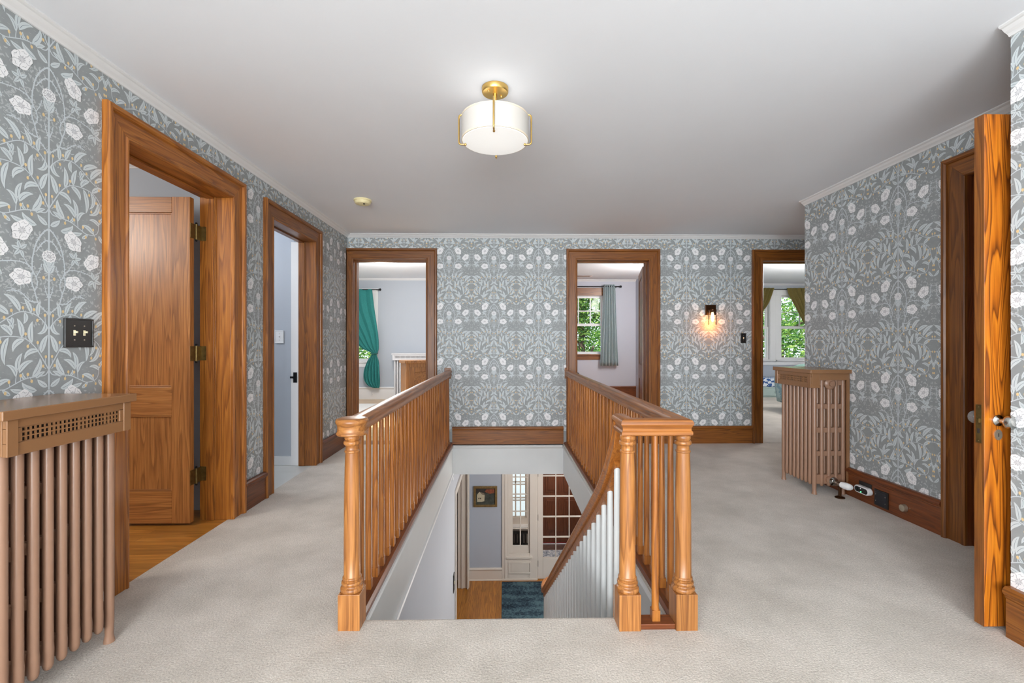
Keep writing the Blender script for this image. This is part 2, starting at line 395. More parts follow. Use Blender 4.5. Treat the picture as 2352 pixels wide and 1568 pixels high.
# ------------------------------------------------------------------ wallpaper: trailing briar pattern, drawn once as flat coloured faces and repeated
S = 0.525/1157.0
PW, PH = 0.525, 0.647
class Tile:
    def __init__(t): t.tri = []; t.mat = []; t.lay = []; t.pid = []; t.n = 0
    def poly(t, pts, mat, lay):
        c = pts[0]; t.n += 1
        for i in range(1, len(pts)-1): t.tri.append((c, pts[i], pts[i+1])); t.mat.append(mat); t.lay.append(lay); t.pid.append(t.n)
    def strip(t, ctr, wid, mat, lay):
        C = [np.array(p, float) for p in ctr]; L_ = []; R_ = []; t.n += 1
        for i, p in enumerate(C):
            d = (C[min(i+1, len(C)-1)]-C[max(i-1, 0)]); d /= (np.hypot(*d)+1e-9); nn = np.array((-d[1], d[0]))*wid[i]/2
            L_.append(tuple(p+nn)); R_.append(tuple(p-nn))
        for i in range(len(C)-1):
            t.tri.append((L_[i], R_[i], R_[i+1])); t.mat.append(mat); t.lay.append(lay); t.pid.append(t.n)
            t.tri.append((L_[i], R_[i+1], L_[i+1])); t.mat.append(mat); t.lay.append(lay); t.pid.append(t.n)
    def stem(t, pts, w=13, mat='wp_stem', lay=1, thorns=False):
        c = crom(pts, 5); n = len(c); t.strip(c, [w*(1-0.35*i/n) for i in range(n)], mat, lay)
        if thorns:
            for i in range(2, n-2, 2):
                a = np.array(c[i]); d = np.array(c[i+1])-a; d /= np.hypot(*d); s_ = 1 if (i//2) % 2 else -1
                nn = np.array((-d[1], d[0]))*s_
                t.tri.append((tuple(a-d*7), tuple(a+d*5), tuple(a+nn*19-d*4))); t.mat.append(mat); t.lay.append(lay); t.n += 1; t.pid.append(t.n)
    def leaf(t, b, e, bend=0.15, w=0.24, mat='wp_leaf', lay=2, vein=True):
        b = np.array(b, float); e = np.array(e, float); d = e-b; L_ = np.hypot(*d); nn = np.array((-d[1], d[0]))
        c1 = b+d*0.35+nn*bend; c2 = b+d*0.75+nn*bend*0.6
        ctr = []; wd = []; k = 9
        for i in range(k+1):
            u = i/k
            q = (1-u)**3*b+3*(1-u)**2*u*c1+3*(1-u)*u*u*c2+u**3*e
            q = q + nn*bend*0.5*(max(0, u-0.6)**2)*(-2.2)
            ctr.append(tuple(q)); wd.append(L_*w*1.14*(math.sin(PI*min(1, u**0.72))**0.85 if 0 < u < 1 else 0.02)+1.0)
        t.strip(ctr, wd, mat, lay)
        if vein: t.strip(ctr[1:8], [3.4, 4.2, 3.8, 3.4, 3.0, 2.6, 1.8], 'wp_vein', lay+1)
    def berry(t, c, r=13, stem=None):
        if stem: t.strip([stem, c], [6, 6], 'wp_stem', 1)
        t.poly([(c[0]+r*0.85*math.cos(a*PI/5), c[1]+r*1.15*math.sin(a*PI/5)) for a in range(10)], 'wp_berry', 3)
    def flower(t, c, rx, ry, rot, cup=False, sp=True):
        ca, sa = math.cos(rot), math.sin(rot)
        def P(r, a):
            x = rx*r*math.cos(a); y = ry*r*math.sin(a); return (c[0]+x*ca-y*sa, c[1]+x*sa+y*ca)
        if sp:
            for k in range(7):
                a = PI/2-rot+(k-3)*0.30; q = P(0.85, a); L_ = 34+12*(k % 2) if cup else 26
                t.strip([q, (q[0]+math.cos(a+rot)*L_*0.9, q[1]+math.sin(a+rot)*L_)], [9, 1.5], 'wp_leaf', 2)
        n = 40
        t.poly([P(1, 0)] and [P(1.0+0.075*math.cos(5*2*PI*k/n)*(1)+0.03*math.cos(13*2*PI*k/n+1), 2*PI*k/n) for k in range(n)], 'wp_flower', 4)
        for k in range(5):
            a = PI/5+2*PI*k/5
            t.strip([P(0.42, a+0.1), P(0.7, a-0.08), P(0.98, a+0.05)], [3, 4, 2.5], 'wp_line', 5)
            b = 2*PI*k/5
            t.strip([P(0.80, b-0.42), P(0.70, b-0.18), P(0.84, b+0.05), P(0.74, b+0.3)], [1.5, 4.2, 3.6, 1.5], 'wp_line', 5)
        t.poly([P(0.34, 2*PI*k/10) for k in range(10)], 'wp_shade', 5)
        for k in range(9):
            a = 2*PI*k/9+0.2; t.strip([P(0.12, a), P(0.40, a)], [2.2, 4], 'wp_line', 6)
T_ = Tile(); rr = random.Random(3)
# faint ground foliage behind the briars
for i in range(340):
    for _ in range(20):
        u, v = rr.uniform(8, 574), rr.uniform(20, 880)
        if v < 60+0.0*u or v > 600+rr.random()*260*(u/578): 
            if rr.random() < 0.6: continue
        break
    a = rr.uniform(0, 2*PI); l = rr.uniform(20, 40)
    T_.leaf((u, v), (u+l*math.cos(a), v+l*math.sin(a)), rr.uniform(-.3, .3), 0.34, 'wp_dim', 0, False)
for i in range(46):
    u, v = rr.uniform(10, 560), rr.uniform(40, 840); a = rr.uniform(0, 6.28); r_ = rr.uniform(14, 26)
    T_.strip([(u+r_*(1-k*0.08)*math.cos(a+k*0.6), v+r_*(1-k*0.08)*math.sin(a+k*0.6)) for k in range(8)], [3.4]*8, 'wp_dim', 0)
for i in range(70):
    u, v = rr.uniform(8, 560), rr.uniform(880, 1400); l = rr.uniform(10, 26)
    T_.strip([(u, v), (u+l, v+rr.uniform(-2, 2))], [2.6, 1.4], 'wp_dim', 0)
# stems
T_.strip([(0, v) for v in range(0, 1430, 71)], [15]*21, 'wp_stem', 1)
T_.stem([(0,0),(45,40),(93,110),(123,190),(143,290),(146,350),(138,400),(110,450),(102,510),(123,565)], 13, thorns=True)
T_.stem([(138,400),(150,430),(148,500),(123,570),(98,660),(60,705),(18,742),(0,750)], 13, thorns=True)
T_.stem([(0,105),(38,120),(78,170),(113,225)], 12, thorns=True)
T_.stem([(138,400),(165,360),(220,335),(300,335),(380,350),(455,362)], 11, thorns=True)
T_.stem([(455,345),(505,320),(535,270),(530,190),(548,130)], 9, thorns=True)
T_.stem([(170,362),(205,310),(240,235)], 8)
T_.stem([(390,352),(425,375),(445,400)], 8)
T_.stem([(98,660),(160,655),(200,620),(245,585),(310,578),(350,590)], 11, thorns=True)
T_.stem([(165,655),(205,680),(240,672)], 7); T_.stem([(270,580),(310,560),(345,562)], 6)
T_.stem([(0,625),(25,570),(38,505)], 9, thorns=True); T_.stem([(110,440),(80,380),(62,320)], 8, thorns=True)
# rosettes of small leaves
def rosette(c, L_, a0, n=5):
    for k in range(n):
        a = a0+k*2*PI/n*0.86; T_.leaf((c[0]+8*math.cos(a), c[1]+8*math.sin(a)), (c[0]+L_*math.cos(a), c[1]+L_*math.sin(a)), 0.05, 0.42)
rosette((243,228), 72, -2.4); rosette((448,402), 86, -1.9); 
# bud column in the middle
T_.leaf((8,335),(40,262),0.15,0.40); T_.leaf((12,395),(52,320),-0.12,0.42)
T_.berry((48,440), 14, (0,470))
T_.flower((0,246), 60, 50, 0.0, cup=True)
T_.flower((232,68), 98, 72, 0.85)
T_.flower((425,226), 93, 66, -0.72)
T_.flower((238,457), 86, 68, 0.05, cup=True)
# leafy boughs
T_.stem([(0,894),(52,821),(115,770),(209,749),(272,763),(350,814),(429,872),(491,894),(578,899)], 10)
T_.stem([(0,1250),(52,1156),(115,1054),(193,981),(272,960),(366,960),(444,981),(507,1040),(538,1127),(546,1200)], 10)
T_.stem([(0,1250),(36,1294),(115,1301),(209,1316),(303,1360),(366,1388),(444,1381),(491,1345),(507,1262)], 10)
T_.stem([(280,1345),(275,1290),(262,1240)], 8)
for b, e, k, w in [((91,778),(76,650),.16,.27),((154,756),(212,636),-.12,.25),((248,749),(366,612),-.22,.24),((334,780),(488,698),-.14,.25),
    ((413,848),(568,700),-.18,.22),((455,868),(574,790),-.12,.24),((36,836),(95,936),.40,.30),((209,756),(214,850),.25,.34),((311,800),(330,880),.25,.34),
    ((397,872),(315,950),.20,.30),((350,815),(300,900),.2,.28),
    ((68,1098),(13,940),.10,.27),((146,1010),(146,826),.14,.22),((232,967),(266,808),-.14,.24),((311,950),(372,860),-.10,.34),((429,972),(536,898),-.12,.30),
    ((91,1083),(213,1142),-.35,.28),((209,984),(306,1080),-.30,.30),((334,966),(368,1190),-.16,.17),((413,975),(408,1140),-.34,.20),((491,1050),(405,1200),-.36,.22),
    ((146,1298),(74,1146),-.20,.27),((115,1314),(34,1262),.10,.32),((13,1396),(102,1328),.10,.34),((107,1420),(232,1346),.22,.32),((210,1420),(322,1392),.10,.30),((320,1440),(384,1388),.08,.34),
    ((264,1240),(230,1096),.16,.25),((250,1262),(140,1160),.25,.26),((280,1290),(348,1188),-.30,.26),((444,1374),(322,1310),.20,.27),((507,1284),(400,1240),.30,.27),
    ((505,1372),(577,1450),.20,.28),((546,1195),(577,1290),-.12,.26),((507,1262),(560,1180),-.1,.26),((195,1314),(225,1262),.35,.38)]:
    T_.leaf(b, e, k, w)
for c, st in [((36,768),(30,850)),((102,816),(70,800)),((130,725),(130,765)),((222,716),(215,750)),((313,745),(300,775)),((368,806),(355,815)),((470,850),(460,885)),((505,925),(490,894)),((560,860),(560,897)),
    ((99,1008),(90,1090)),((182,1040),(165,1010)),((200,936),(195,980)),((397,1004),(390,962)),((474,1060),(465,1000)),((28,1132),(32,1190)),((562,1070),(520,1060)),((52,1214),(25,1240)),((520,1140),(530,1110)),
    ((182,1278),(185,1310)),((240,1284),(240,1328)),((331,1330),(325,1368)),((468,1412),(455,1380)),((510,1226),(507,1270)),((568,1300),(565,1280)),((568,1365),(560,1350)),((150,1338),(160,1308)),((360,1420),(365,1388)),((440,1330),(450,1380)),((420,1160),(430,1130))]:
    T_.berry(c, 13, st)
half = np.array(T_.tri)*[S, -S]                      # y down in the drawing
mir = half*[-1, 1]
TRI = np.concatenate([half, mir[:, ::-1]]); TMAT = np.array(T_.mat+T_.mat); # overlapping shapes of one layer get separate heights, so that no two coincide
_pid = np.array(T_.pid); _A = np.array(T_.tri); _ids = np.unique(_pid)
_lo = np.array([_A[_pid == q].min((0, 1)) for q in _ids]); _hi = np.array([_A[_pid == q].max((0, 1)) for q in _ids]); _ly = np.array([np.array(T_.lay)[_pid == q][0] for q in _ids])
_LO = np.concatenate([_lo, np.stack([-_hi[:, 0], _lo[:, 1]], 1)]); _HI = np.concatenate([_hi, np.stack([-_lo[:, 0], _hi[:, 1]], 1)]); _LY = np.concatenate([_ly, _ly])
_C = (_LO+_HI)/2; _E = (_HI-_LO)/2+1.0; _cls = np.full(len(_LO), -1)
for q in range(len(_LO)):
    dd = np.abs(_C[:q]-_C[q]); dd[:, 0] %= 1157.0; dd[:, 1] %= 1426.0
    dd = np.minimum(dd, np.array([1157.0, 1426.0])-dd)
    near = (dd[:, 0] < _E[:q, 0]+_E[q, 0]) & (dd[:, 1] < _E[:q, 1]+_E[q, 1]) & (_LY[:q] == _LY[q])
    used = set(_cls[:q][near].tolist()); c = 0
    while c in used: c += 1
    _cls[q] = c
_mx = _cls.max()+1; _ix = np.searchsorted(_ids, _pid); _nn = len(_ids)
TLAY = np.concatenate([np.array(T_.lay)+0.9*_cls[_ix]/_mx, np.array(T_.lay)+0.9*_cls[_ix+_nn]/_mx])
WPM = ['wp_dim','wp_leaf','wp_vein','wp_stem','wp_flower','wp_line','wp_shade','wp_berry']
TMI = np.array([WPM.index(x) for x in TMAT])

def clip_poly(p, x0, x1, y0, y1):
    for ax, lim, sg in ((0, x0, 1), (0, x1, -1), (1, y0, 1), (1, y1, -1)):
        out = []; n = len(p)
        for i in range(n):
            a, b = p[i], p[(i+1) % n]; da, db = (a[ax]-lim)*sg, (b[ax]-lim)*sg
            if da >= 0: out.append(a)
            if (da >= 0) != (db >= 0):
                t = da/(da-db); out.append((a[0]+(b[0]-a[0])*t, a[1]+(b[1]-a[1])*t))
        p = out
        if len(p) < 3: return []
    return p
def paper(name, rects, phase, zj, field, core, sgn=1, min_h=0.0):
    """core: MB of the wall itself; the pattern is laid on its hall face, clipped to rects (u0,u1,z0,z1)"""
    tris = []; mi = []; ly = []
    for (u0, u1, z0, z1), ph in zip(rects, phase if isinstance(phase, list) else [phase]*len(rects)):
        i0 = math.floor((u0-ph)/PW-0.5)+0; i1 = math.ceil((u1-ph)/PW+0.5)
        j0 = math.floor((zj-z1)/PH)-1; j1 = math.ceil((zj-z0)/PH)+1
        for i in range(i0, i1+1):
            for j in range(j0, j1+1):
                t = TRI+[ph+i*PW, zj-j*PH]
                lo = t.min(1); hi = t.max(1)
                inside = (lo[:, 0] >= u0)&(hi[:, 0] <= u1)&(lo[:, 1] >= z0)&(hi[:, 1] <= z1)
                out = (hi[:, 0] <= u0)|(lo[:, 0] >= u1)|(hi[:, 1] <= z0)|(lo[:, 1] >= z1)
                tris.append(t[inside]); mi.append(TMI[inside]); ly.append(TLAY[inside])
                for k in np.nonzero(~inside & ~out)[0]:
                    p = clip_poly([tuple(q) for q in t[k]], u0, u1, z0, z1)
                    for q in range(1, len(p)-1):
                        tris.append(np.array([[p[0], p[q], p[q+1]]])); mi.append(TMI[k:k+1]); ly.append(TLAY[k:k+1])
    tris = np.concatenate(tris); mi = np.concatenate(mi); ly = np.concatenate(ly)
    base_n = len(core.v); nb = len(core.f)
    cm = [core.mats.index(x) if x in core.mats else None for x in []]
    for w in WPM: core.mi(M[w])
    midx = np.array([core.mats.index(M[w]) for w in WPM])
    U = tris[:, :, 0].ravel(); Z = tris[:, :, 1].ravel(); Wd = np.repeat(-(0.00025+0.00026*ly), 3)
    x, y, z = field(U, Wd, Z)
    V = np.stack([np.broadcast_to(a, U.shape) for a in (x, y, z)], 1)
    n0 = V.shape[0]; nt_ = n0//3
    me = bpy.data.meshes.new(name)
    cv = np.array(core.v, dtype=np.float32).reshape(-1, 3)
    me.vertices.add(base_n+n0); me.vertices.foreach_set('co', np.concatenate([cv, V]).astype(np.float32).ravel())
    cl = [i for f in core.f for i in f]; starts = np.cumsum([0]+[len(f) for f in core.f])
    order = np.arange(n0).reshape(-1, 3)+base_n
    if sgn < 0: order = order[:, ::-1]
    me.loops.add(len(cl)+n0); me.loops.foreach_set('vertex_index', np.concatenate([np.array(cl, int), order.ravel()]).astype(np.int32))
    me.polygons.add(nb+nt_)
    me.polygons.foreach_set('loop_start', np.concatenate([starts[:-1], starts[-1]+3*np.arange(nt_)]).astype(np.int32))
    for m_ in core.mats: me.materials.append(m_)
    me.polygons.foreach_set('material_index', np.concatenate([np.array(core.m, int), midx[mi]]).astype(np.int32))
    me.update(calc_edges=True); me.validate()
    o = bpy.data.objects.new(name, me); COL.objects.link(o)
    return tag(o, kind='structure')

# a wall slab in field coordinates with rectangular openings (u0,u1,z0,z1)
def wall_mb(field, u0, u1, z0, z1, holes, front, back, th=TH):
    mb = MB(field)
    us = sorted({u0, u1, *[h[0] for h in holes], *[h[1] for h in holes]})
    def slab(a, b, c, d):
        F, B = 0.0, th
        vs = [(a,F,c),(b,F,c),(b,F,d),(a,F,d),(a,B,c),(b,B,c),(b,B,d),(a,B,d)]
        mb.add(vs, [(0,1,2,3)], front); mb.add(vs, [(4,7,6,5)], back)
        mb.add(vs, [(0,4,5,1),(3,2,6,7),(0,3,7,4),(1,5,6,2)], back)
    for a, b in zip(us[:-1], us[1:]):
        hs = [h for h in holes if h[0] <= a+1e-6 and h[1] >= b-1e-6]; z = z0
        for h in sorted(hs, key=lambda h: h[2]):
            if h[2] > z: slab(a, b, z, h[2])
            z = h[3]
        if z < z1: slab(a, b, z, z1)
    return mb

# ------------------------------------------------------------------ shell of the landing
CP, TG, BG = M['ceiling'], M['trim_gray'], M['blue_gray']
HB = 0.02
def hole(u0, u1, z=2.155): return (u0-HB, u1+HB, 0.0, z+HB)
D1, D2, DA, DB, DC, D5 = (2.27, 3.13), (3.68, 4.49), (-1.752, -0.909), (0.865, 1.71), (3.065, 3.85), (1.90, 2.645)
ZB, ZT = 0.15, 2.43
wl = wall_mb(FIELD_L, -4.6, YF+TH, 0, 2.60, [(-3.0, -1.4, 0.62, 1.98), hole(*D1), hole(*D2)], M['wp_bg'], BG)
paper('wall_left', [(-0.6,D1[0]-.06,ZB,ZT),(D1[0]-.06,D1[1]+.06,2.25,ZT),(D1[1]+.06,D2[0]-.06,ZB,ZT),(D2[0]-.06,D2[1]+.06,2.25,ZT),(D2[1]+.06,YF-.002,ZB,ZT)],
      [1.891,1.891,1.891+3*PW+.01,1.891+3*PW+.01,5.034], 1.640, FIELD_L, wl)
wf = wall_mb(FIELD_F, XL-TH, 4.3, 0, 2.60, [hole(*DA), hole(*DB), hole(*DC)], M['wp_bg'], M['lavender'])
paper('wall_far', [(DA[0]-.06,DA[1]+.06,2.25,ZT),(DA[1]+.06,DB[0]-.06,ZB,ZT),(DB[0]-.06,DB[1]+.06,2.25,ZT),(DB[1]+.06,DC[0]-.06,ZB,ZT),(DC[0]-.06,4.1,2.25,ZT)],
      [-.115,-.115,-.115,2.160,2.160], 1.642, FIELD_F, wf)
wr = wall_mb(FIELD_R, YN, YC, 0, 2.60, [hole(*D5)], M['wp_bg'], BG, th=0.16)
paper('wall_right', [(D5[0]-.02,D5[1]+.06,2.25,ZT),(D5[1]+.06,YC,ZB,ZT)], 3.118, 1.612, FIELD_R, wr)
FIELD_N = lambda u, w, z: (XN+w, u, z)
wn = wall_mb(FIELD_N, -4.6, YN, 0, 2.60, [], M['wp_bg'], BG, th=0.12)
paper('wall_right_near', [(-0.6,YN,ZB,ZT)], 1.69, 1.56, FIELD_N, wn)
mb = MB(); mb.box(XN+0.12, YN-0.12, 0, 2.95, YN, 2.6, M['wp_bg']); struct('wall_right_recess', mb)
mb = MB(); mb.box(XR+0.16, YC-0.16, 0, 4.3, YC, 2.6, M['wp_bg']); mb.box(4.2, YC, 0, 4.3, YF, 2.6, M['wp_bg']); struct('wall_right_alcove', mb)
# back wall behind the camera its opening cut for the added window and fill light
mb = MB(lambda u, w, z: (u, -4.6-w, z)); wb = wall_mb(mb.T, XL-TH, XN+.12, 0, 2.6, [(-1.4, 0.9, 0.75, 2.1)], M['wp_bg'], BG); struct('wall_near', wb)
# floor slab around the stairwell opening (X -0.60..0.70, Y 1.98..YF)
SX0, SX1, SY0 = -0.60, 0.70, 1.975
mb = MB()
for b in [(XL-0.02,-4.6,SX0-.0,YF),(SX1,-4.6,4.3,YF),(SX0,-4.6,SX1,SY0)]:
    mb.box(b[0], b[1], -0.02, b[2], b[3], 0.0, M['carpet'])
mb.prism([(SY0-0.004, 0.0),(SY0+.012,-.003),(SY0+.022,-.012),(SY0+.024,-.03),(SY0-0.004,-.03)], 'x', SX0+.01, 0.475, M['carpet'])
mb.prism([(DC[0]-.02,YF-.01),(DC[1]+.02,YF-.01),(DC[1]+.02,YF+TH),(DC[0]-.02,YF+TH)], 'z', -0.02, 0.0, M['carpet'])
struct('floor', mb)
mb = MB()
for b in [(XL-TH,-4.7,SX0-.012,YF),(SX1+.012,-4.7,4.3,YF),(SX0-.012,-4.7,SX1+.012,SY0-.02)]:
    mb.box(b[0], b[1], -0.355, b[2], b[3], -0.022, CP)
mb.box(-4.5, YF, -0.355, 8.2, 10.8, -0.022, CP)
struct('floor_structure', mb)
mb = MB(); mb.box(XL-TH, -4.7, ZC, 4.3, YF+TH, ZC+.12, CP); struct('ceiling', mb)

# crown moulding
CR = [(0,0),(-.052,0),(-.052,-.006),(-.046,-.010),(-.038,-.012),(-.028,-.023),(-.016,-.031),(-.012,-.035),(-.008,-.041),(0,-.041)]
def crown(field, a, b, ext0=0, ext1=0, name='trim_crown', mat=None, zc=None):
    mb = MB(field); zc = ZC if zc is None else zc
    n = len(CR); vs = [(a-ext0*w, w, zc+z) for w, z in CR]+[(b+ext1*w, w, zc+z) for w, z in CR]
    mb.add(vs, [tuple(range(n)), tuple(range(2*n-1, n-1, -1))]+[(i, n+i, n+(i+1) % n, (i+1) % n) for i in range(n)], mat or M['paint_white'], False)
    return struct(name, mb)
crown(FIELD_L, -4.6, YF, 0, 1, 'trim_crown_left'); crown(FIELD_F, XL, 4.2, -1, 0, 'trim_crown_far')
crown(FIELD_R, YN, YC, 0, 0, 'trim_crown_right'); crown(FIELD_N, -4.6, YN, 0, 0, 'trim_crown_right_near')
# baseboards
def base_prof(h): return [(0,0),(-.022,0),(-.022,h-.050),(-.026,h-.044),(-.026,h-.038),(-.034,h-.030),(-.038,h-.020),(-.034,h-.008),(-.024,h),(0,h)]
def baseboard(name, field, segs, mat, h=0.205, z=0.0, parent=None):
    mb = MB(field)
    for a, b in segs: mb.prism([(w, z+q) for w, q in base_prof(h)], 'x', a, b, mat)
    return struct(name, mb, bevel=0.0015)
CW = 0.135
baseboard('baseboard_left', FIELD_L, [(-4.6, D1[0]-CW), (D1[1]+CW, D2[0]-CW), (D2[1]+CW, YF)], W('dark','y'))
baseboard('baseboard_far', FIELD_F, [(DA[1]+.13, -.692), (-.60, .70), (DB[1]+.13, DC[0]-.13)], W('brown','x'))
baseboard('baseboard_right', FIELD_R, [(D5[1]+CW, YC)], W('dark','y'), h=0.215)
baseboard('baseboard_right_near', FIELD_N, [(-4.6, YN)], W('brown','y'), h=0.205)

# ------------------------------------------------------------------ doorways
def casing(parent, field, u0, u1, z1, cw, tone, ax, wl_=None, left=True):
    wl_ = cw if wl_ is None else wl_
    pr = [(0,0),(0,-.015),(.005,-.021),(.014,-.022),(.020,-.015),(cw-.032,-.015),(cw-.030,-.026),(cw-.022,-.034),(cw-.006,-.034),(cw,-.027),(cw,0)]
    n = len(pr)
    def build(ends, mat):
        mb = MB(field); vs = ends(0)+ends(1)
        mb.add(vs, [tuple(range(n)), tuple(range(2*n-1, n-1, -1))]+[(i, n+i, n+(i+1) % n, (i+1) % n) for i in range(n)], mat)
        return obj('casing', mb, parent=parent, bevel=0.0012)
    if left: build(lambda e: [(u0-min(d, wl_), w, 0 if not e else z1+d) for d, w in pr], W(tone, 'z'))
    build(lambda e: [(u1+d, w, 0 if not e else z1+d) for d, w in pr], W(tone, 'z'))
    build(lambda e: [((u0-min(d, wl_)) if not e else u1+d, w, z1+d) for d, w in pr], W(tone, ax))
def jambs(parent, field, u0, u1, z1, tone, ax, depth=TH, stop=0.13, white_from=None):
    """lining boards and stops; white_from: the room-side rest of the lining is painted"""
    for side in (0, 1):
        mb = MB(field); e = white_from or depth+.005
        a, b = ((u0-HB, u0) if side == 0 else (u1, u1+HB))
        mb.box(a, 0.0, 0, b, e, z1, W(tone, 'z'))
        if white_from: mb.box(a, e, 0, b, depth+.02, z1, M['paint_white'])
        a, b = ((u0, u0+.012) if side == 0 else (u1-.012, u1))
        mb.box(a, stop-.05, 0, b, stop, z1, W(tone, 'z'))
        mb.box(a+(0 if side == 0 else .004), stop-.058, 0, b-(.004 if side == 0 else 0), stop-.05, z1, W(tone, 'z'))
        obj('jamb', mb, parent=parent, bevel=0.001)
    mb = MB(field); mb.box(u0-HB, 0, z1, u1+HB, white_from or depth+.005, z1+HB, W(tone, ax))
    mb.box(u0, stop-.05, z1-.012, u1, stop, z1, W(tone, ax))
    obj('head_jamb', mb, parent=parent, bevel=0.001)
def door_leaf(parent, T, w, tone, hx, h0=0.018, h1=2.125, th=0.040, st=0.115, white=False):
    """leaf from u=0 (hinge) to u=w, faces at v=0 and v=th"""
    WV = M['paint_white'] if white else W(tone, 'z'); WH = M['paint_white'] if white else W(tone, hx)
    mb = MB(T)
    mb.box(0, 0, h0, st, th, h1, WV); mb.box(w-st, 0, h0, w, th, h1, WV)
    rails = [(h0, .228), (.711, .899), (2.022, h1)]
    for a, b in rails: mb.box(st, 0, a, w-st, th, b, WH)
    leaf = obj('door_leaf', mb, parent=parent, bevel=0.0015)
    for a, b in ((.228, .711), (.899, 2.022)):
        p = MB(T); p.box(st-.01, .012, a-.01, w-st+.01, th-.012, b+.01, WV)
        for v0, v1 in ((.004, .012), (th-.012, th-.004)):      # sticking around the panel
            p.box(st, v0, a, st+.009, v1, b, WV); p.box(w-st-.009, v0, a, w-st, v1, b, WV)
            p.box(st, v0, a, w-st, v1, a+.009, WH); p.box(st, v0, b-.009, w-st, v1, b, WH)
        obj('door_panel', p, parent=leaf, bevel=0.0012)
    return leaf

# door 1: side room on the left, leaf swung fully into the room
d = thing('door_1', (XL, (D1[0]+D1[1])/2, 0), kind='structure')
casing(d, FIELD_L, *D1, 2.155, CW, 'gold', 'y'); jambs(d, FIELD_L, *D1, 2.155, 'gold', 'y', stop=.155)
T1 = lambda a, b, c: (-2.025-a, 3.02+b, c)
leaf = door_leaf(d, T1, 0.79, 'honey', 'x')
for z in (1.911, 1.113, 0.309):
    h = MB(); h.lathe([(.0085, z-.050), (.0085, z+.050)], (-2.022, 3.078, 0), M['old_brass'], 10)
    for q in (-.056, .056): h.ball((-2.022, 3.078, z+q), .008, M['black_metal'], 8)
    h.box(-2.026, 3.022, z-.048, -2.022, 3.075, z+.048, M['old_brass'])
    h.box(-2.030, 3.1285, z-.048, -1.985, 3.1315, z+.048, M['old_brass']); h.box(-2.025, 3.08, z-.048, -2.020, 3.13, z+.048, M['old_brass'])
    obj('hinge', h, parent=d)
# door 2: bathroom doorway, room side of the lining painted white, with a strike plate
d = thing('door_2', (XL, (D2[0]+D2[1])/2, 0), kind='structure')
casing(d, FIELD_L, *D2, 2.155, CW, 'brown', 'y'); jambs(d, FIELD_L, *D2, 2.155, 'brown', 'y', stop=.14, white_from=.150)
h = MB(); h.box(-2.025, 4.484, .80, -1.99, 4.492, .90, M['black_metal']); h.box(-2.05, 4.470, .842, -2.022, 4.484, .862, M['black_metal']); obj('strike_plate', h, parent=d)
# far doorways
for nm, D, wl2 in (('door_3', DA, 0.074), ('door_4', DB, None), ('door_5', DC, None)):
    d = thing(nm, ((D[0]+D[1])/2, YF, 0), kind='structure')
    casing(d, FIELD_F, *D, 2.155, 0.130, 'brown', 'x', wl_=wl2); jambs(d, FIELD_F, *D, 2.155, 'brown', 'x')
    if nm == 'door_4':
        an = math.radians(77); hx, hy = DB[1]-.006, YF+TH+.03
        T4 = lambda a, b, c: (hx+a*math.cos(an)-(b-.04)*math.sin(an), hy+a*math.sin(an)+(b-.04)*math.cos(an), c)
        door_leaf(d, T4, 0.82, 'brown', 'y')
    if nm == 'door_3':
        h = MB(); h.box(DA[1]-.004, YF+.15, .99, DA[1]-.001, YF+.185, 1.06, M['old_brass']); obj('strike_plate', h, parent=d)
# door 6: right wall, leaf stands open at a right angle, its latch edge to the landing
d = thing('door_6', (XR, (D5[0]+D5[1])/2, 0), kind='structure')
casing(d, FIELD_R, *D5, 2.155, CW, 'brown', 'y', left=False); jambs(d, FIELD_R, *D5, 2.155, 'dark', 'y', depth=.16, stop=.09)
T6 = lambda a, b, c: (2.735-a, 1.870+b, c)
leaf = door_leaf(d, T6, 0.755, 'flame', 'x', h0=0.012, h1=2.125)
for sgn, y0 in ((-1, 1.870), (1, 1.910)):
    k = MB(); gx, gz = 2.036, 0.862
    prof = [(0, 0), (.023, 0), (.023, .004), (.016, .008), (.010, .012), (.010, .030)]
    k.lathe([(r, y0+sgn*h) for r, h in prof], (gx, 0, gz), M['chrome'], 20, 'y')
    k.lathe([(.010, y0+sgn*.030), (.020, y0+sgn*.034), (.0275, y0+sgn*.042), (.029, y0+sgn*.052), (.024, y0+sgn*.062), (.010, y0+sgn*.066)], (gx, 0, gz), M['knob_glass'] if sgn > 0 else M['chrome'], 12, 'y', smooth=sgn < 0)
    obj('door_knob', k, parent=leaf)
    e = MB(); n = 20
    e.prism([(2.036+.016*math.cos(2*PI*i/n), .803+.022*math.sin(2*PI*i/n)) for i in range(n)][::1], 'y', min(y0, y0+sgn*.004), max(y0, y0+sgn*.004), M['satin'])
    e.box(2.0345, min(y0+sgn*.004, y0+sgn*.0052), .795, 2.0375, max(y0+sgn*.004, y0+sgn*.0052), .810, M['hole'])
    obj('keyhole_cover', e, parent=leaf)
k = MB(T6); k.box(.7545, .0005, .012, .7562, .0395, 2.1245, W('brown','z')); obj('latch_edge', k, parent=leaf)
k = MB(); k.box(1.9775, 1.880, .765, 1.9805, 1.903, .925, M['old_brass']); k.box(1.970, 1.884, .850, 1.9795, 1.897, .868, M['old_brass']); k.box(1.9770, 1.886, .805, 1.979, 1.897, .826, M['hole'])
for z in (.775, .915): k.ball((1.9785, 1.8915, z), .003, M['old_brass'], 8)
obj('latch_plate', k, parent=leaf)
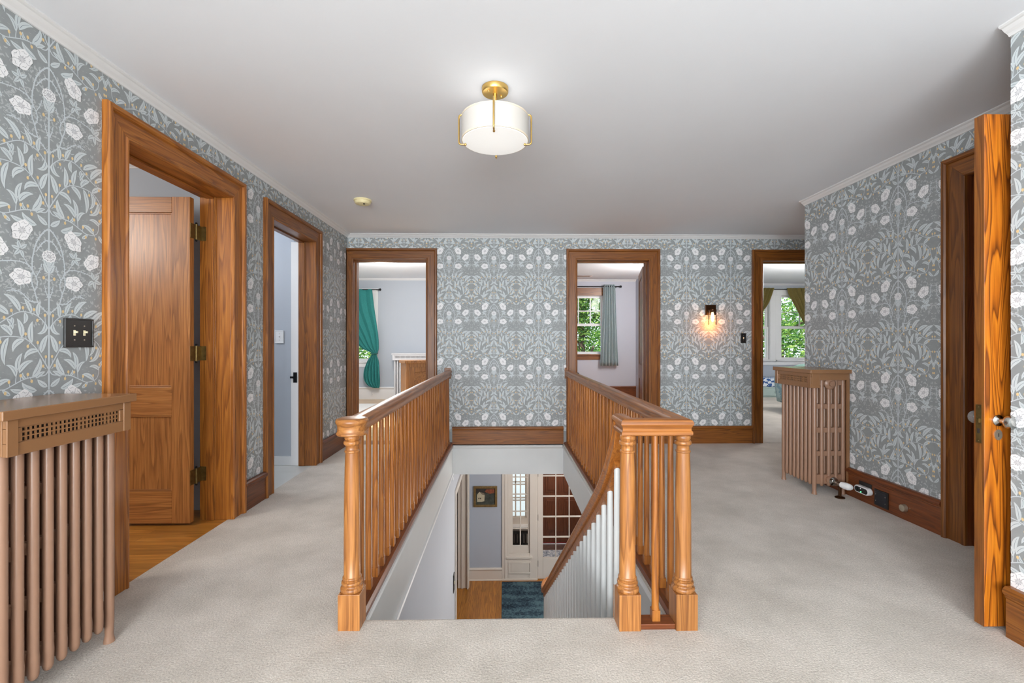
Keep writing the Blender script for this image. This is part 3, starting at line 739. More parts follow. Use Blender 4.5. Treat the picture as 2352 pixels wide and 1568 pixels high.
# dark closet behind door 6
mb = MB(); mb.box(2.86, 1.3, -.02, 4.1, 3.4, 0, M['oak_floor']); struct('floor_closet', mb)
mb = MB(); mb.box(4.1, 1.2, 0, 4.2, 3.5, 2.6, BG); mb.box(2.86, 1.2, 0, 4.2, 1.3, 2.6, BG); mb.box(2.86, 3.4, 0, 4.2, 3.5, 2.6, BG); struct('wall_closet', mb)
mb = MB(); mb.box(2.86, 1.2, 2.44, 4.2, 3.5, 2.5, CP); struct('ceiling_closet', mb)

# ------------------------------------------------------------------ balustrades around the stairwell
RAILP = [(-.020,.865),(.020,.865),(.029,.860),(.034,.851),(.034,.843),(.030,.838),(.026,.828),(.026,.818),(.031,.812),(.031,.800),(.026,.796),(-.026,.796),(-.031,.800),(-.031,.812),(-.026,.818),(-.026,.828),(-.030,.838),(-.034,.843),(-.034,.851),(-.029,.860)]
RAILP = [(a, b-.83) for a, b in RAILP]
def newel(parent, x, y, cap=None):
    mb = MB(); w = W('newel', 'z')
    mb.box(x-.045, y-.045, -.005, x+.045, y+.045, .147, w)
    o = obj('newel_base', mb, parent=parent, bevel=0.002)
    mb = MB()
    bead = lambda z0, z1, rb, ro: [(rb+(ro-rb)*math.sin(PI*t/6), z0+(z1-z0)*(1-math.cos(PI*t/6))/2) for t in range(7)]
    mb.lathe([(.043,.146)]+bead(.1465,.166,.042,.0475)+[(.040,.1675),(.0375,.1705),(.0375,.1730)]+bead(.174,.190,.0375,.0430)+[(.0360,.1905),(.0360,.1955)]+bead(.196,.207,.0350,.0385)
             +[(.0335,.209),(.0335,.30),(.0325,.50),(.0295,.66),(.0275,.722)]+bead(.7235,.7335,.0275,.0310)+[(.0262,.7350),(.0260,.7530)]+bead(.7545,.7745,.0275,.0350)
             +[(.0275,.7760),(.0300,.7790),(.0318,.7850),(.0310,.7920),(.0270,.7980),(.0200,.8030)], (x, y, 0), w, 32)
    obj('newel_shaft', mb, parent=parent, sharp=48)
    if cap:
        mb = MB()
        mb.lathe([(.052,.796),(.060,.797),(.0635,.801),(.0635,.806),(.060,.811),(.0585,.818),(.0585,.832),(.0615,.842),(.0655,.848),(.0665,.856),(.063,.864),(.050,.868),(.02,.870)], (x, y, 0), W('newel', 'x'), 48)
        obj('newel_cap', mb, parent=parent, sharp=70)
def baluster_mb(x, y, z0=.022, z1=.80, tone='rail'):
    mb = MB(); w = W(tone, 'z')
    mb.box(x-.0165, y-.0165, z0, x+.0165, y+.0165, z0+.045, w)
    mb.lathe([(.0165,z0+.045),(.0160,z0+.052),(.0150,z0+.060),(.0155,z0+.30),(.0135,z0+.56),(.0118,z1)], (x, y, 0), w, 12)
    return mb
bl = thing('balustrade', (-.638, 3.7, 0), 'long oak balustrade along the left side of the stairwell, ending in a round-capped newel', 'balustrade')
newel(bl, -.6365, 1.953, cap=True)
mb = MB(); mb.sweep(RAILP, [(-.640, 1.99, .83), (-.640, YF, .83)], W('rail','y')); obj('handrail', mb, parent=bl)
mb = MB(); mb.prism([(-.690,-.012),(-.598,-.012),(-.598,.006),(-.606,.022),(-.682,.022),(-.690,.010)], 'y', 1.998, YF, W('dark','y')); 
mb.v = [(p[0], p[1], p[2]) for p in mb.v]; obj('base_rail', mb, parent=bl)
mb = MB(); mb.box(-.693, YF-.016, .765, -.617, YF+.001, .893, W('brown','z')); mb.box(-.683, YF-.022, .775, -.627, YF-.014, .883, W('brown','x')); obj('rail_rosette', mb, parent=bl, bevel=.002)
b0 = obj('baluster', baluster_mb(-.640, 2.085), parent=bl)
for k in range(1, 29): part_copy(b0, bl, (0, .1155*k, 0))
br_ = thing('balustrade', (.753, 3.7, 0), 'oak balustrade right of the stairwell with two newel posts and a short front return', 'balustrade')
newel(br_, .5185, 1.930); newel(br_, .753, 1.930)
mb = MB(); mb.sweep(RAILP, [(.753, YF, .83), (.753, 1.930, .83), (.5185, 1.930, .83), (.5185, 2.068, .83)], W('rail','y'), mats=[W('rail','y'), W('rail','x'), W('rail','y')]); obj('handrail', mb, parent=br_, sharp=30)
mb = MB(); mb.prism([(.800,-.012),(.708,-.012),(.708,.006),(.716,.022),(.792,.022),(.800,.010)], 'y', 1.975, YF, W('dark','y'))
mb.box(.563, 1.895, -.012, .708, 1.965, .022, W('dark','x')); obj('base_rail', mb, parent=br_, bevel=.0015)
mb = MB(); mb.box(.715, YF-.016, .765, .791, YF+.001, .893, W('brown','z')); mb.box(.725, YF-.022, .775, .781, YF-.014, .883, W('brown','x')); obj('rail_rosette', mb, parent=br_, bevel=.002)
b1 = obj('baluster', baluster_mb(.753, 2.075), parent=br_)
for k in range(1, 29): part_copy(b1, br_, (0, .1160*k, 0))
part_copy(b1, br_, (.6355-.753, 1.930-2.075, 0))

# stair handrail dropping from the middle newel, with white balusters on the steps
sr = thing('stair_railing', (.5185, 3.9, -1.0), 'stair handrail swooping down to the entry hall above closely set white balusters', 'railing')
RUN, RISE = .279, .1907
pth = crom([(2.030,.826),(2.046,.800),(2.072,.745),(2.13,.675),(2.24,.555),(2.42,.405),(2.70,.205),(3.0,.000)], 4)
pth = [(.5185, a, b) for a, b in pth]
sl = -.683
end = [(.5185, y, sl*(y-3.0)) for y in (4.0, 5.0, 5.80)]
vol = crom([(.5185,5.80,-1.912),(.5185,5.93,-1.985),(.520,6.05,-2.015),(.560,6.19,-2.022),(.640,6.27,-2.022),(.725,6.24,-2.022),(.755,6.14,-2.022),(.700,6.06,-2.022),(.650,6.08,-2.022)], 5)
full = pth+end+vol[1:]
mb = MB(); mb.sweep([(a*.975, b-.0005) for a, b in RAILP], full, W('rail','y'), side=(1, 0, 0), mats=[W('rail','z') if abs(b[2]-a[2]) > 1.05*abs(b[1]-a[1]) else W('rail','y') for a, b in zip(full[:-1], full[1:])]); obj('handrail', mb, parent=sr, sharp=30)
def rail_z(y):
    P = [(p[1], p[2]) for p in full if p[1] <= 6.0]
    for (a, b), (c, d_) in zip(P[:-1], P[1:]):
        if a <= y <= c: return b+(d_-b)*(y-a)/(c-a)
    return sl*(y-3.0)
mb = MB(); q = [(.5185, p[1], p[2]-.055) for p in full if 2.10 < p[1] < 5.9]
mb.sweep([(-.014,-.03),(.014,-.03),(.014,.03),(-.014,.03)], q, W('rail','y'), side=(1, 0, 0), smooth=False); obj('rail_fillet', mb, parent=sr)
for k in range(28):
    y = 2.108+.1375*k
    st = max(0, math.floor((y-SY0-.03)/RUN)+1); z0 = -RISE*st if y < SY0+14*RUN else ZL
    zt = rail_z(y)-.085
    mb = MB(); mb.lathe([(.0150, z0), (.0155, z0+.3), (.0150, (z0+zt)/2+.2), (.0135, zt-.01), (.0115, zt)], (.5185, y, 0), M['trim_gray'], 12)
    obj('baluster', mb, parent=sr)
# the flight of steps
mb = MB()
for i in range(1, 15):
    y0 = SY0+(i-1)*RUN
    mb.box(SX0+.012, y0-.0, -RISE*i-.03, .540, y0+RUN+.028, -RISE*i, M['carpet'])
    mb.box(SX0+.012, y0-.0, -RISE*(i)-.03, .535, y0+.02, -RISE*(i-1)-.03, M['carpet'])
struct('staircase', mb)
mb = MB(); a = SY0; 
mb.prism([(a,-.03),(a,-.50),(a+14*RUN,ZL),(a+14*RUN+.02,ZL),(a+14*RUN+.02,-RISE*14+.02)], 'x', .535, .555, M['trim_gray']); struct('trim_stringer', mb)

# fascia boards lining the well
def fascia(name, T, a, b):
    mb = MB(T)
    mb.box(a, 0, -.355, b, .012, -.012, M['trim_gray'])
    mb.prism([(0,-.012),(-.010,-.014),(-.016,-.022),(-.016,-.034),(-.010,-.042),(-.004,-.050),(0,-.060)], 'x', a, b, M['trim_gray'])
    return struct(name, mb)
f1 = fascia('trim_fascia_left', lambda u, w, z: (SX0-w, u, z), SY0-.02, YF)
f2 = fascia('trim_fascia_right', lambda u, w, z: (SX1+w, u, z), 1.97, YF)
f3 = fascia('trim_fascia_far', lambda u, w, z: (u, YF-.004+w, z), SX0, SX1)
mb = MB(lambda u, w, z: (SX0-w, u, z)); mb.prism([(0,-.335),(-.012,-.338),(-.016,-.350),(-.010,-.368),(0,-.375)], 'x', SY0-.02, YF, M['paint_white'])
mb.box(YF-.10, -.022, -.40, YF-.055, 0, -.36, M['paint_white']); struct('trim_well_left', mb)

# ------------------------------------------------------------------ entry hall below
EB, CRM = M['entry_blue'], M['cream']
mb = MB(); mb.box(-3.6, .6, ZL-.1, 3.6, YL, ZL, M['entry_floor']); struct('floor_entry', mb)
mb = MB(); mb.box(SX0-.012-.14, .6, ZL, SX0-.002, 5.75, -.355, M['stair_blue']); mb.box(SX0-.152, 5.75, -.69, SX0-.002, YL, -.355, M['stair_blue'])
mb.box(SX0-.152, 7.66, ZL, SX0-.002, YL, -.69, M['stair_blue']); struct('wall_stair_left', mb)
mb = MB()       # cased opening to the room on the left
mb.box(SX0-.002, 5.69, ZL, SX0+.018, 5.75, -.63, CRM); mb.box(SX0-.002, 5.69, -.70, SX0+.018, 7.70, -.63, CRM)
mb.box(SX0-.002, 7.60, ZL, SX0+.020, 7.72, -.63, CRM); mb.box(SX0-.006, 7.64, ZL, SX0+.030, 7.70, -.66, CRM)
mb.box(SX0-.16, 7.635, ZL, SX0-.0, 7.662, -.69, CRM); mb.box(SX0-.10, 7.622, ZL, SX0-.07, 7.636, -.69, CRM); mb.box(SX0-.16, 5.75, ZL, SX0, 5.765, -.69, CRM); mb.box(SX0-.16, 5.75, -.705, SX0, 7.66, -.69, CRM)
struct('door_7', mb, bevel=.003)
mb = MB(); mb.box(2.2, .6, ZL, 2.3, YL, -.355, EB); mb.box(-3.6, .5, ZL, 3.6, .6, -.355, EB); mb.box(-3.7, .6, ZL, -3.6, YL+.15, -.355, EB); struct('wall_entry_sides', mb)
SL, FD = (.03, .50), (.585, 1.445)       # sidelight, glazed door
lo = wall_mb(FIELD_LO, -3.6, 3.6, ZL, -.355, [(SL[0]+.05, SL[1]-.05, -2.42, -.72), (FD[0]-.02, FD[1]+.02, ZL, -.74)], EB, CRM, th=.14); struct('wall_entry_front', lo)
mb = MB(FIELD_LO)
for w, z in [(0, 0)]:
    mb.prism([(0,ZL),(-.030,ZL),(-.026,ZL+.018),(-.020,ZL+.020),(-.020,ZL+.165),(-.030,ZL+.180),(-.034,ZL+.195),(-.022,ZL+.215),(0,ZL+.215)], 'x', SX0, -.03, CRM)
struct('baseboard_entry', mb, bevel=.002)
# sidelight window with panel below
d = thing('window_1', (.27, YL, ZL), kind='structure')
mb = MB(FIELD_LO); z0, z1 = -2.42, -.72
mb.box(-.03, -.025, ZL, .085, 0, -.60, CRM); mb.box(.445, -.025, ZL, .562, 0, -.60, CRM); mb.box(.012, -.033, ZL, .045, -.02, -.60, CRM); mb.box(.085, -.020, ZL, .445, 0, -2.40, CRM)
mb.box(-.03, -.04, ZL, .562, -.02, ZL+.03, CRM); mb.box(.04, -.055, -2.48, .49, -.015, -2.45, CRM); mb.box(.05, -.035, -2.50, .48, -.015, -2.48, CRM)
mb.box(.125, -.026, -2.72, .43, -.019, -2.57, CRM)
obj('window_casing', mb, parent=d, bevel=.004)
mb = MB(FIELD_LO); mb.box(.075, -.034, -2.745, .465, -.019, -2.72, CRM); mb.box(.075, -.034, -2.57, .465, -.019, -2.545, CRM); mb.box(.075, -.034, -2.72, .10, -.019, -2.57, CRM); mb.box(.44, -.034, -2.72, .465, -.019, -2.57, CRM); mb.ball((.42, -.03, -2.785), .008, CRM, 8)
obj('panel_moulding', mb, parent=d, bevel=.003)
mb = MB(FIELD_LO)
gx0, gx1, gz0, gz1 = .155, .415, -2.29, -.80
mb.box(.08, .02, z0, gx0, .055, z1, CRM); mb.box(gx1, .02, z0, .45, .055, z1, CRM); mb.box(.08, .02, z0, .45, .055, gz0, CRM); mb.box(.08, .02, gz1, .45, .055, z1, CRM)
mb.box((gx0+gx1)/2-.011, .028, gz0, (gx0+gx1)/2+.011, .048, gz1, CRM)
for k in range(1, 6): z = gz0+(gz1-gz0)*k/5*0.985; mb.box(gx0, .028, z-.009, gx1, .048, z+.009, CRM) if k < 5 else None
obj('window_frame', mb, parent=d, bevel=.002)
mb = MB(FIELD_LO); mb.box(gx0-.003, .036, gz0-.003, gx1+.003, .040, gz1+.003, M['glass']); obj('glass_pane', mb, parent=d)
# glazed entry-hall door
d = thing('door_8', (1.0, YL, ZL), kind='structure')
mb = MB(FIELD_LO); x0, x1 = FD; cols = [.672, .884, .903, 1.113, 1.132, 1.342]; 
mb.box(x0, .0, ZL+.012, cols[0], .04, -.86, CRM); mb.box(cols[5], 0, ZL+.012, x1, .04, -.86, CRM); mb.box(cols[0], 0, ZL+.012, cols[5], .04, -2.488, CRM); mb.box(cols[0], 0, -1.0, cols[5], .04, -.86, CRM)
for a, b in ((cols[1], cols[2]), (cols[3], cols[4])): mb.box(a, .008, -2.488, b, .032, -1.0, CRM)
for k in range(1, 5): z = -2.488+.349*k-.06*0; mb.box(cols[0], .008, z-.012, cols[5], .032, z+.012, CRM)
obj('door_leaf', mb, parent=d, bevel=.003)
mb = MB(FIELD_LO); mb.box(cols[0]-.002, .018, -2.49, cols[5]+.002, .022, -.998, M['glass']); obj('glass_pane', mb, parent=d)
mb = MB(FIELD_LO); mb.box(.562, -.012, ZL, .583, 0, -.70, CRM); mb.box(1.45, -.02, ZL, 1.56, 0, -.70, CRM); mb.box(.562, -.02, -.85, 1.56, 0, -.70, CRM); obj('casing', mb, parent=d, bevel=.002)
for z in (-2.585, -1.80, -1.05):
    mb = MB(FIELD_LO); mb.box(.577, -.006, z-.05, .590, .004, z+.05, M['hole']); obj('hinge', mb, parent=d)
# vestibule beyond: tile floor, mat, panelled front door, side window
mb = MB(); mb.box(-.4, YL+.14, ZL-.1, 2.2, 9.3, ZL-.002, plain('vestibule_tile', RGB(96,70,60), .4, var=.25, nscale=14)); mb.box(.56, YL, ZL-.1, 1.46, YL+.14, ZL, W('floor','x')); struct('floor_vestibule', mb)
mb = MB(); mb.box(-.45, YL+.14, ZL, -.35, 9.4, -.4, CRM); mb.box(2.0, YL+.14, ZL, 2.1, 9.4, -.4, W('entry','z')); struct('wall_vestibule_sides', mb)
mb = MB(lambda u, w, z: (u, 9.3+w, z)); vb = wall_mb(mb.T, -.45, 2.1, ZL, -.4, [(.02, .46, -2.33, -.8), (.74, 1.60, ZL, -.76)], CRM, CRM, th=.12); struct('wall_vestibule_back', vb)
mb = MB(); mb.box(-.45, YL+.1, -.42, 2.1, 9.45, -.36, CP); struct('ceiling_vestibule', mb)
d = thing('window_2', (.24, 9.3, -2.33), kind='structure')
mb = MB(); 
for a in (.02, .225, .325, .43): mb.box(a, 9.33, -2.33, a+.028, 9.36, -.8, CRM)
for z in (-2.33, -2.0, -1.95, -1.68, -1.63, -1.3, -.98): mb.box(.02, 9.33, z, .46, 9.36, z+.022, CRM)
obj('window_frame', mb, parent=d); mb = MB(); mb.box(.02, 9.343, -2.33, .46, 9.347, -.8, M['glass']); obj('glass_pane', mb, parent=d)
mb = MB(); mb.box(-.02, 9.16, -2.50, .54, 9.30, -2.46, M['paint_white'])
o = obj('window_sill', mb, parent=d)
mb = MB()
for k in range(9): x = -.02+.065*k; mb.lathe([(.022, ZL+.04), (.022, -2.56)], (x, 9.20, 0), M['black'], 8)
mb.box(-.05, 9.17, -2.60, .54, 9.23, -2.56, M['black']); mb.box(-.05, 9.17, ZL, .54, 9.23, ZL+.05, M['black'])
tag(obj('radiator', mb), 'dark radiator under the vestibule window, seen through the lowest sidelight panes', 'radiator')
d = thing('door_9', (1.17, 9.3, ZL), kind='structure')
mb = MB(); E_ = W('entry', 'z'); mb.box(.75, 9.31, ZL+.01, 1.59, 9.35, -.78, E_)
for a, b in ((.84, 1.13), (1.21, 1.50)):
    for c, e in ((-2.62, -1.95), (-1.82, -1.0)): mb.box(a, 9.300, c, b, 9.312, e, E_); mb.box(a+.04, 9.292, c+.04, b-.04, 9.302, e-.04, E_)
mb.box(.75, 9.300, ZL+.005, 1.59, 9.312, ZL+.03, plain('red_threshold', RGB(130,50,50), .5)); obj('door_leaf', mb, parent=d, bevel=.003)
mb = MB(); mb.box(1.535, 9.285, -1.72, 1.575, 9.30, -1.48, M['brass']); mb.ball((1.555, 9.27, -1.80), .025, M['brass']); mb.box(1.545, 9.27, -1.66, 1.565, 9.285, -1.55, M['brass']); obj('door_handle', mb, parent=d)
def rug_mat(name, c1, c2, c3, sc=7.0):
    m, nt, bs = newmat(name); N = nt.nodes.new; Lk = nt.links.new; bs.inputs['Roughness'].default_value = .95; bs.inputs['Specular IOR Level'].default_value = .1
    tc = N('ShaderNodeTexCoord'); sep = N('ShaderNodeSeparateXYZ'); Lk(tc.outputs['Generated'], sep.inputs[0])
    ab = []
    for k, f in ((0, 1.0), (1, 1.0)):
        s_ = N('ShaderNodeMath'); s_.operation = 'SUBTRACT'; s_.inputs[1].default_value = .5; Lk(sep.outputs[k], s_.inputs[0])
        a_ = N('ShaderNodeMath'); a_.operation = 'ABSOLUTE'; Lk(s_.outputs[0], a_.inputs[0]); ab.append(a_.outputs[0])
    cb = N('ShaderNodeCombineXYZ'); Lk(ab[0], cb.inputs[0]); Lk(ab[1], cb.inputs[1])
    v = N('ShaderNodeTexVoronoi'); v.inputs['Scale'].default_value = sc; Lk(cb.outputs[0], v.inputs['Vector'])
    wv = N('ShaderNodeTexWave'); wv.wave_type = 'RINGS'; wv.inputs['Scale'].default_value = sc*.45; wv.inputs['Distortion'].default_value = 3; wv.inputs['Detail'].default_value = 3; Lk(cb.outputs[0], wv.inputs['Vector'])
    n = N('ShaderNodeTexNoise'); n.inputs['Scale'].default_value = 26; n.inputs['Detail'].default_value = 8; n.inputs['Roughness'].default_value = .75; Lk(tc.outputs['Object'], n.inputs['Vector'])
    ad = N('ShaderNodeMath'); ad.operation = 'MULTIPLY_ADD'; ad.inputs[1].default_value = .22; Lk(v.outputs['Distance'], ad.inputs[0]); Lk(n.outputs['Fac'], ad.inputs[2])
    ad2 = N('ShaderNodeMath'); ad2.operation = 'MULTIPLY_ADD'; ad2.inputs[1].default_value = .10; Lk(wv.outputs['Fac'], ad2.inputs[0]); Lk(ad.outputs[0], ad2.inputs[2])
    r = N('ShaderNodeValToRGB'); r.color_ramp.elements[0].position = .50; r.color_ramp.elements[0].color = c1; r.color_ramp.elements[1].position = .76; r.color_ramp.elements[1].color = c3
    e = r.color_ramp.elements.new(.64); e.color = c2
    Lk(ad2.outputs[0], r.inputs['Fac']); Lk(r.outputs['Color'], bs.inputs['Base Color']); return m
mb = MB(); mb.box(-.03, 5.98, ZL, 1.55, 7.82, ZL+.010, rug_mat('teal_rug', RGB(38,46,56), RGB(54,72,84), RGB(84,108,116)))
tag(obj('area_rug', mb), 'dark teal oriental rug on the entry hall floor at the foot of the stairs', 'rug')
mb = MB(); mb.box(.66, 8.35, ZL, 1.56, 9.0, ZL+.012, rug_mat('vestibule_mat', RGB(70,78,98), RGB(150,158,172), RGB(206,208,212), 14))
tag(obj('door_mat', mb), 'patterned blue and white mat seen through the lowest panes of the glazed door', 'mat')
# framed painting on the blue wall
p = thing('framed_painting', (-.312, YL, -1.43), 'gilt-framed dark landscape painting with a small white house on the blue entry wall', 'painting')
mb = MB(FIELD_LO); x0, x1, z0, z1 = -.515, -.110, -1.608, -1.252; G = plain('gilt_frame', RGB(128,104,64), .35, metal=.4, var=.2, nscale=30)
for a in ((x0, z0, x0+.042, z1), (x1-.042, z0, x1, z1), (x0, z0, x1, z0+.042), (x0, z1-.042, x1, z1)): mb.box(a[0], -.035, a[1], a[2], 0, a[3], G)
obj('picture_frame', mb, parent=p, bevel=.008)
mb = MB(FIELD_LO); a = x0+.036; mb.box(a, -.018, z0+.036, x1-.036, -.002, z1-.036, plain('painted_meadow', RGB(58,62,54), .6, var=.45, nscale=22))
H_ = plain('painted_house', RGB(186,176,150), .6, var=.1, nscale=30); R_ = plain('painted_roof', RGB(120,108,92), .6); F_ = plain('painted_foliage', RGB(128,66,38), .6, var=.6, nscale=50); K_ = M['hole']
mb.prism([(-.455,-1.51),(-.375,-1.51),(-.375,-1.40),(-.415,-1.36),(-.455,-1.40)], 'y', -.0195, -.018, H_) if False else None
def flat(pts, m_, w): mb.add([(u, w, z) for u, z in pts], [tuple(range(len(pts)))], m_)
flat([(-.475,-1.30),(-.15,-1.30),(-.15,-1.37),(-.475,-1.37)], plain('painted_sky', RGB(46,40,36), .6, var=.5, nscale=40), -.0183)
flat([(-.30,-1.31),(-.16,-1.30),(-.16,-1.37),(-.24,-1.385),(-.32,-1.35)], F_, -.0186)
flat([(-.452,-1.52),(-.372,-1.52),(-.368,-1.395),(-.415,-1.35),(-.455,-1.40)], H_, -.0190)
flat([(-.415,-1.35),(-.340,-1.37),(-.318,-1.41),(-.368,-1.395)], R_, -.0193); flat([(-.372,-1.52),(-.330,-1.51),(-.325,-1.405),(-.368,-1.395)], H_, -.0192)
flat([(-.43,-1.475),(-.412,-1.475),(-.412,-1.45),(-.43,-1.45)], K_, -.0196); flat([(-.402,-1.475),(-.387,-1.475),(-.387,-1.45),(-.402,-1.45)], K_, -.0196)
obj('painting', mb, parent=p)
# dark plate on the stair wall
p = MB(); p.box(SX0-.002, 5.50, -1.79, SX0+.006, 5.60, -1.58, M['black']); p.box(SX0+.006, 5.54, -1.70, SX0+.014, 5.56, -1.67, M['ivory'])
tag(obj('light_switch', p), 'dark switch plate low on the blue stair wall beside the cased opening', 'light switch')

# ------------------------------------------------------------------ radiators (local frame: length along x, front faces -y, wall at y=+.285; near end at x=0)
def section_mb(mat, foot=False, H=.915, depth=.225, z0=.063):
    mb = MB(); n = 5; xs = [ -.0 ]
    ys = [depth*(k/(n-1)) for k in range(n)]
    for y in ys:
        prof = [(.006, z0), (.012, z0+.006), (.0155, z0+.018), (.0165, z0+.07), (.0152, z0+.09), (.0152, H-.03), (.012, H-.008), (.004, H)]
        if foot and y in (ys[0], ys[-1]): prof = [(.019, 0), (.018, .01), (.014, .03), (.016, .075), (.0165, .12), (.0165, H-.03), (.012, H-.008), (.004, H)]
        mb.lathe(prof, (0, y, 0), mat, 12)
    for a, b in ((z0+.02, .155), (.300, .337), (.482, .521), (.668, .705), (.852, H-.01)):
        mb.prism([(-.002, a), (depth+.002, a), (depth+.002, b), (-.002, b)], 'x', -.0095, .0095, mat)
        for k in range(n-1):        # rounded slot ends
            yc = (ys[k]+ys[k+1])/2
    mb.lathe([(.030, -.024), (.030, .024)], (0, depth/2, .115), mat, 14, 'x')
    mb.lathe([(.030, -.024), (.030, .024)], (0, depth/2, .865), mat, 14, 'x')
    return mb
def radiator(name, loc, rz, label, nsec, pitch, paint, cover, valve_end=None, group=None):
    r = thing(name, loc, label, 'radiator', group, rz=rz)
    L_ = pitch*(nsec-1)
    for k in range(nsec):
        mb = section_mb(paint, foot=k in (0, nsec-1))
        mb.v = [(x+pitch*k, y+.015, z) for x, y, z in mb.v]
        obj('radiator_section', mb, parent=r, local=True, sharp=50)
    # cover: shelf, fascia with pierced strip, side returns, back board
    x0, x1, y0, y1 = -.032, L_+.032, -.022, .272
    mb = MB(); mb.box(x0-.024, y0-.028, .945, x1+.024, y1, .976, cover); obj('cover_top', mb, parent=r, local=True, bevel=.003)
    mb = MB(); zb, zt = .832, .945; g0, g1 = x0+.045, x1-.045; h0, h1 = .872, .918
    mb.box(x0, y0-.016, zb, x1, y0, h0, cover); mb.box(x0, y0-.016, h1, x1, y0, zt, cover); mb.box(x0, y0-.016, h0, g0, y0, h1, cover); mb.box(g1, y0-.016, h0, x1, y0, h1, cover)
    for xa in (x0, x1-.014): mb.box(xa, y0, zb, xa+.014, y0+.060, zt, cover); mb.box(xa, y0+.060, zb+.06, xa+.014, y1-.02, zt, cover)
    mb.box(x0-.004, y0-.020, zb, x0+.030, y0-.014, zt, cover); mb.box(x1-.030, y0-.020, zb, x1+.004, y0-.014, zt, cover)
    obj('cover_fascia', mb, parent=r, local=True, bevel=.0015)
    mb = MB(); mb.box(x0, y1-.022, .085, x0+.0+.012, y1, zt, cover); mb.box(x1-.012, y1-.022, .085, x1, y1, zt, cover); mb.box(x0, y1-.008, .085, x1, y1, zt, cover); obj('cover_back', mb, parent=r, local=True)
    mb = MB(); nx = max(8, int((g1-g0)/.0148)); nz = 3
    for k in range(nx+1): x = g0+(g1-g0)*k/nx; mb.box(x-.0032, y0-.012, h0-.002, x+.0032, y0-.007, h1+.002, cover)
    for k in range(nz+1): z = h0+(h1-h0)*k/nz; mb.box(g0-.002, y0-.0125, z-.0032, g1+.002, y0-.0068, z+.0032, cover)
    mb.box(g0-.002, y0-.004, h0-.002, g1+.002, y0-.002, h1+.002, M['hole']); obj('cover_grille', mb, parent=r, local=True)  # dark sheet painted in for the shade behind the piercings
    for xe, sg in ((0, -1), (L_, 1)):
        mb = MB(); mb.lathe([(.045, xe+sg*.012), (.045, xe+sg*.022), (.036, xe+sg*.030), (.022, xe+sg*.034), (.020, xe+sg*.046), (.004, xe+sg*.048)], (0, .1275, .865), paint, 24, 'x')
        obj('end_plug', mb, parent=r, local=True)
    if valve_end is not None:
        xe, sg = (0, -1) if valve_end == 0 else (L_, 1)
        yv, zv = .150, .105
        mb = MB(); mb.lathe([(.034, xe+sg*.015), (.034, xe+sg*.026), (.020, xe+sg*.030), (.014, xe+sg*.034), (.014, xe+sg*.075), (.019, xe+sg*.078), (.019, xe+sg*.108)], (0, yv, zv), M['chrome'], 16, 'x')
        mb.lathe([(.011, .0), (.011, .09)], (xe+sg*.092, yv, .0), M['bronze'], 12); mb.lathe([(.034, .0), (.034, .006), (.014, .014)], (xe+sg*.092, yv, .0), M['bronze'], 18)
        v = obj('radiator_valve', mb, parent=r, local=True)
        mb = MB(); a = math.radians(32)
        T = lambda x, y, z: (xe+sg*(.100+x*math.cos(a)-z*math.sin(a)*0), yv+x*math.sin(a)*.9+y, zv-x*.10+z)
        mb.T = T; prof = [(.014, 0), (.021, .006), (.0235, .02), (.0245, .05), (.022, .066), (.015, .074), (.004, .077)]
        mb.lathe(prof, (0, 0, 0), M['white_plastic'], 18, 'x')
        for k in range(10): t = 2*PI*k/10; mb.box(.022, .0240*math.cos(t)-.0015, .0240*math.sin(t)-.0015, .060, .0240*math.cos(t)+.0015, .0240*math.sin(t)+.0015, M['rad_white'])
        k_ = obj('valve_knob', mb, parent=v, local=True)
    return r
# left radiator: front faces +X, wall at X=XL ; local x -> world Y
radiator('radiator', (-1.828+.283, 1.463, 0), PI/2, 'large tan cast-iron radiator with shelf cover standing at the near left beside the first doorway', 9, .0492, M['tan'], M['tan_cover'], valve_end=1)
# right radiator: front faces -X ; local x -> world -Y
radiator('radiator', (XR-.283, 3.972, 0), -PI/2, 'tan cast-iron radiator with shelf cover against the right wallpapered wall, white valve at its foot', 9, .0492, M['tan'], M['tan_cover'], valve_end=1)
radiator('radiator', (-2.235, 9.80-.283, 0), 0, 'white cast-iron radiator under a white shelf cover in the left bedroom', 17, .0535, M['rad_white'], M['rad_white'])

# ------------------------------------------------------------------ ceiling lamp and detector
LX, LY = -.043, 2.308
p = thing('ceiling_lamp', (LX, LY, ZC), 'brass semi-flush ceiling lamp with a white drum shade and frosted glass bottom', 'lamp')
mb = MB(); mb.lathe([(.0665, ZC), (.0665, ZC-.020), (.0625, ZC-.026), (.020, ZC-.027), (.010, ZC-.029)], (LX, LY, 0), M['brass'], 40)
for a in (.7, .7+PI): mb.ball((LX+.04*math.cos(a), LY+.04*math.sin(a), ZC-.028), .006, M['brass'], 10)
obj('ceiling_canopy', mb, parent=p)
mb = MB(); mb.lathe([(.010, ZC-.026), (.010, 2.3490), (.022, 2.3440), (.024, 2.3190), (.008, 2.3140)], (LX, LY, 0), M['brass'], 16); obj('stem', mb, parent=p)
DZ0, DZ1 = 2.187, 2.303
m, nt, bs = newmat('drum_fabric'); bs.inputs['Base Color'].default_value = RGB(206,201,194); bs.inputs['Roughness'].default_value = .8
tr = nt.nodes.new('ShaderNodeBsdfTranslucent'); tr.inputs['Color'].default_value = RGB(250,244,236)
mx = nt.nodes.new('ShaderNodeMixShader'); mx.inputs['Fac'].default_value = .05; out = nt.nodes['Material Output']
nt.links.new(bs.outputs[0], mx.inputs[1]); nt.links.new(tr.outputs[0], mx.inputs[2]); nt.links.new(mx.outputs[0], out.inputs['Surface']); M['drum'] = m
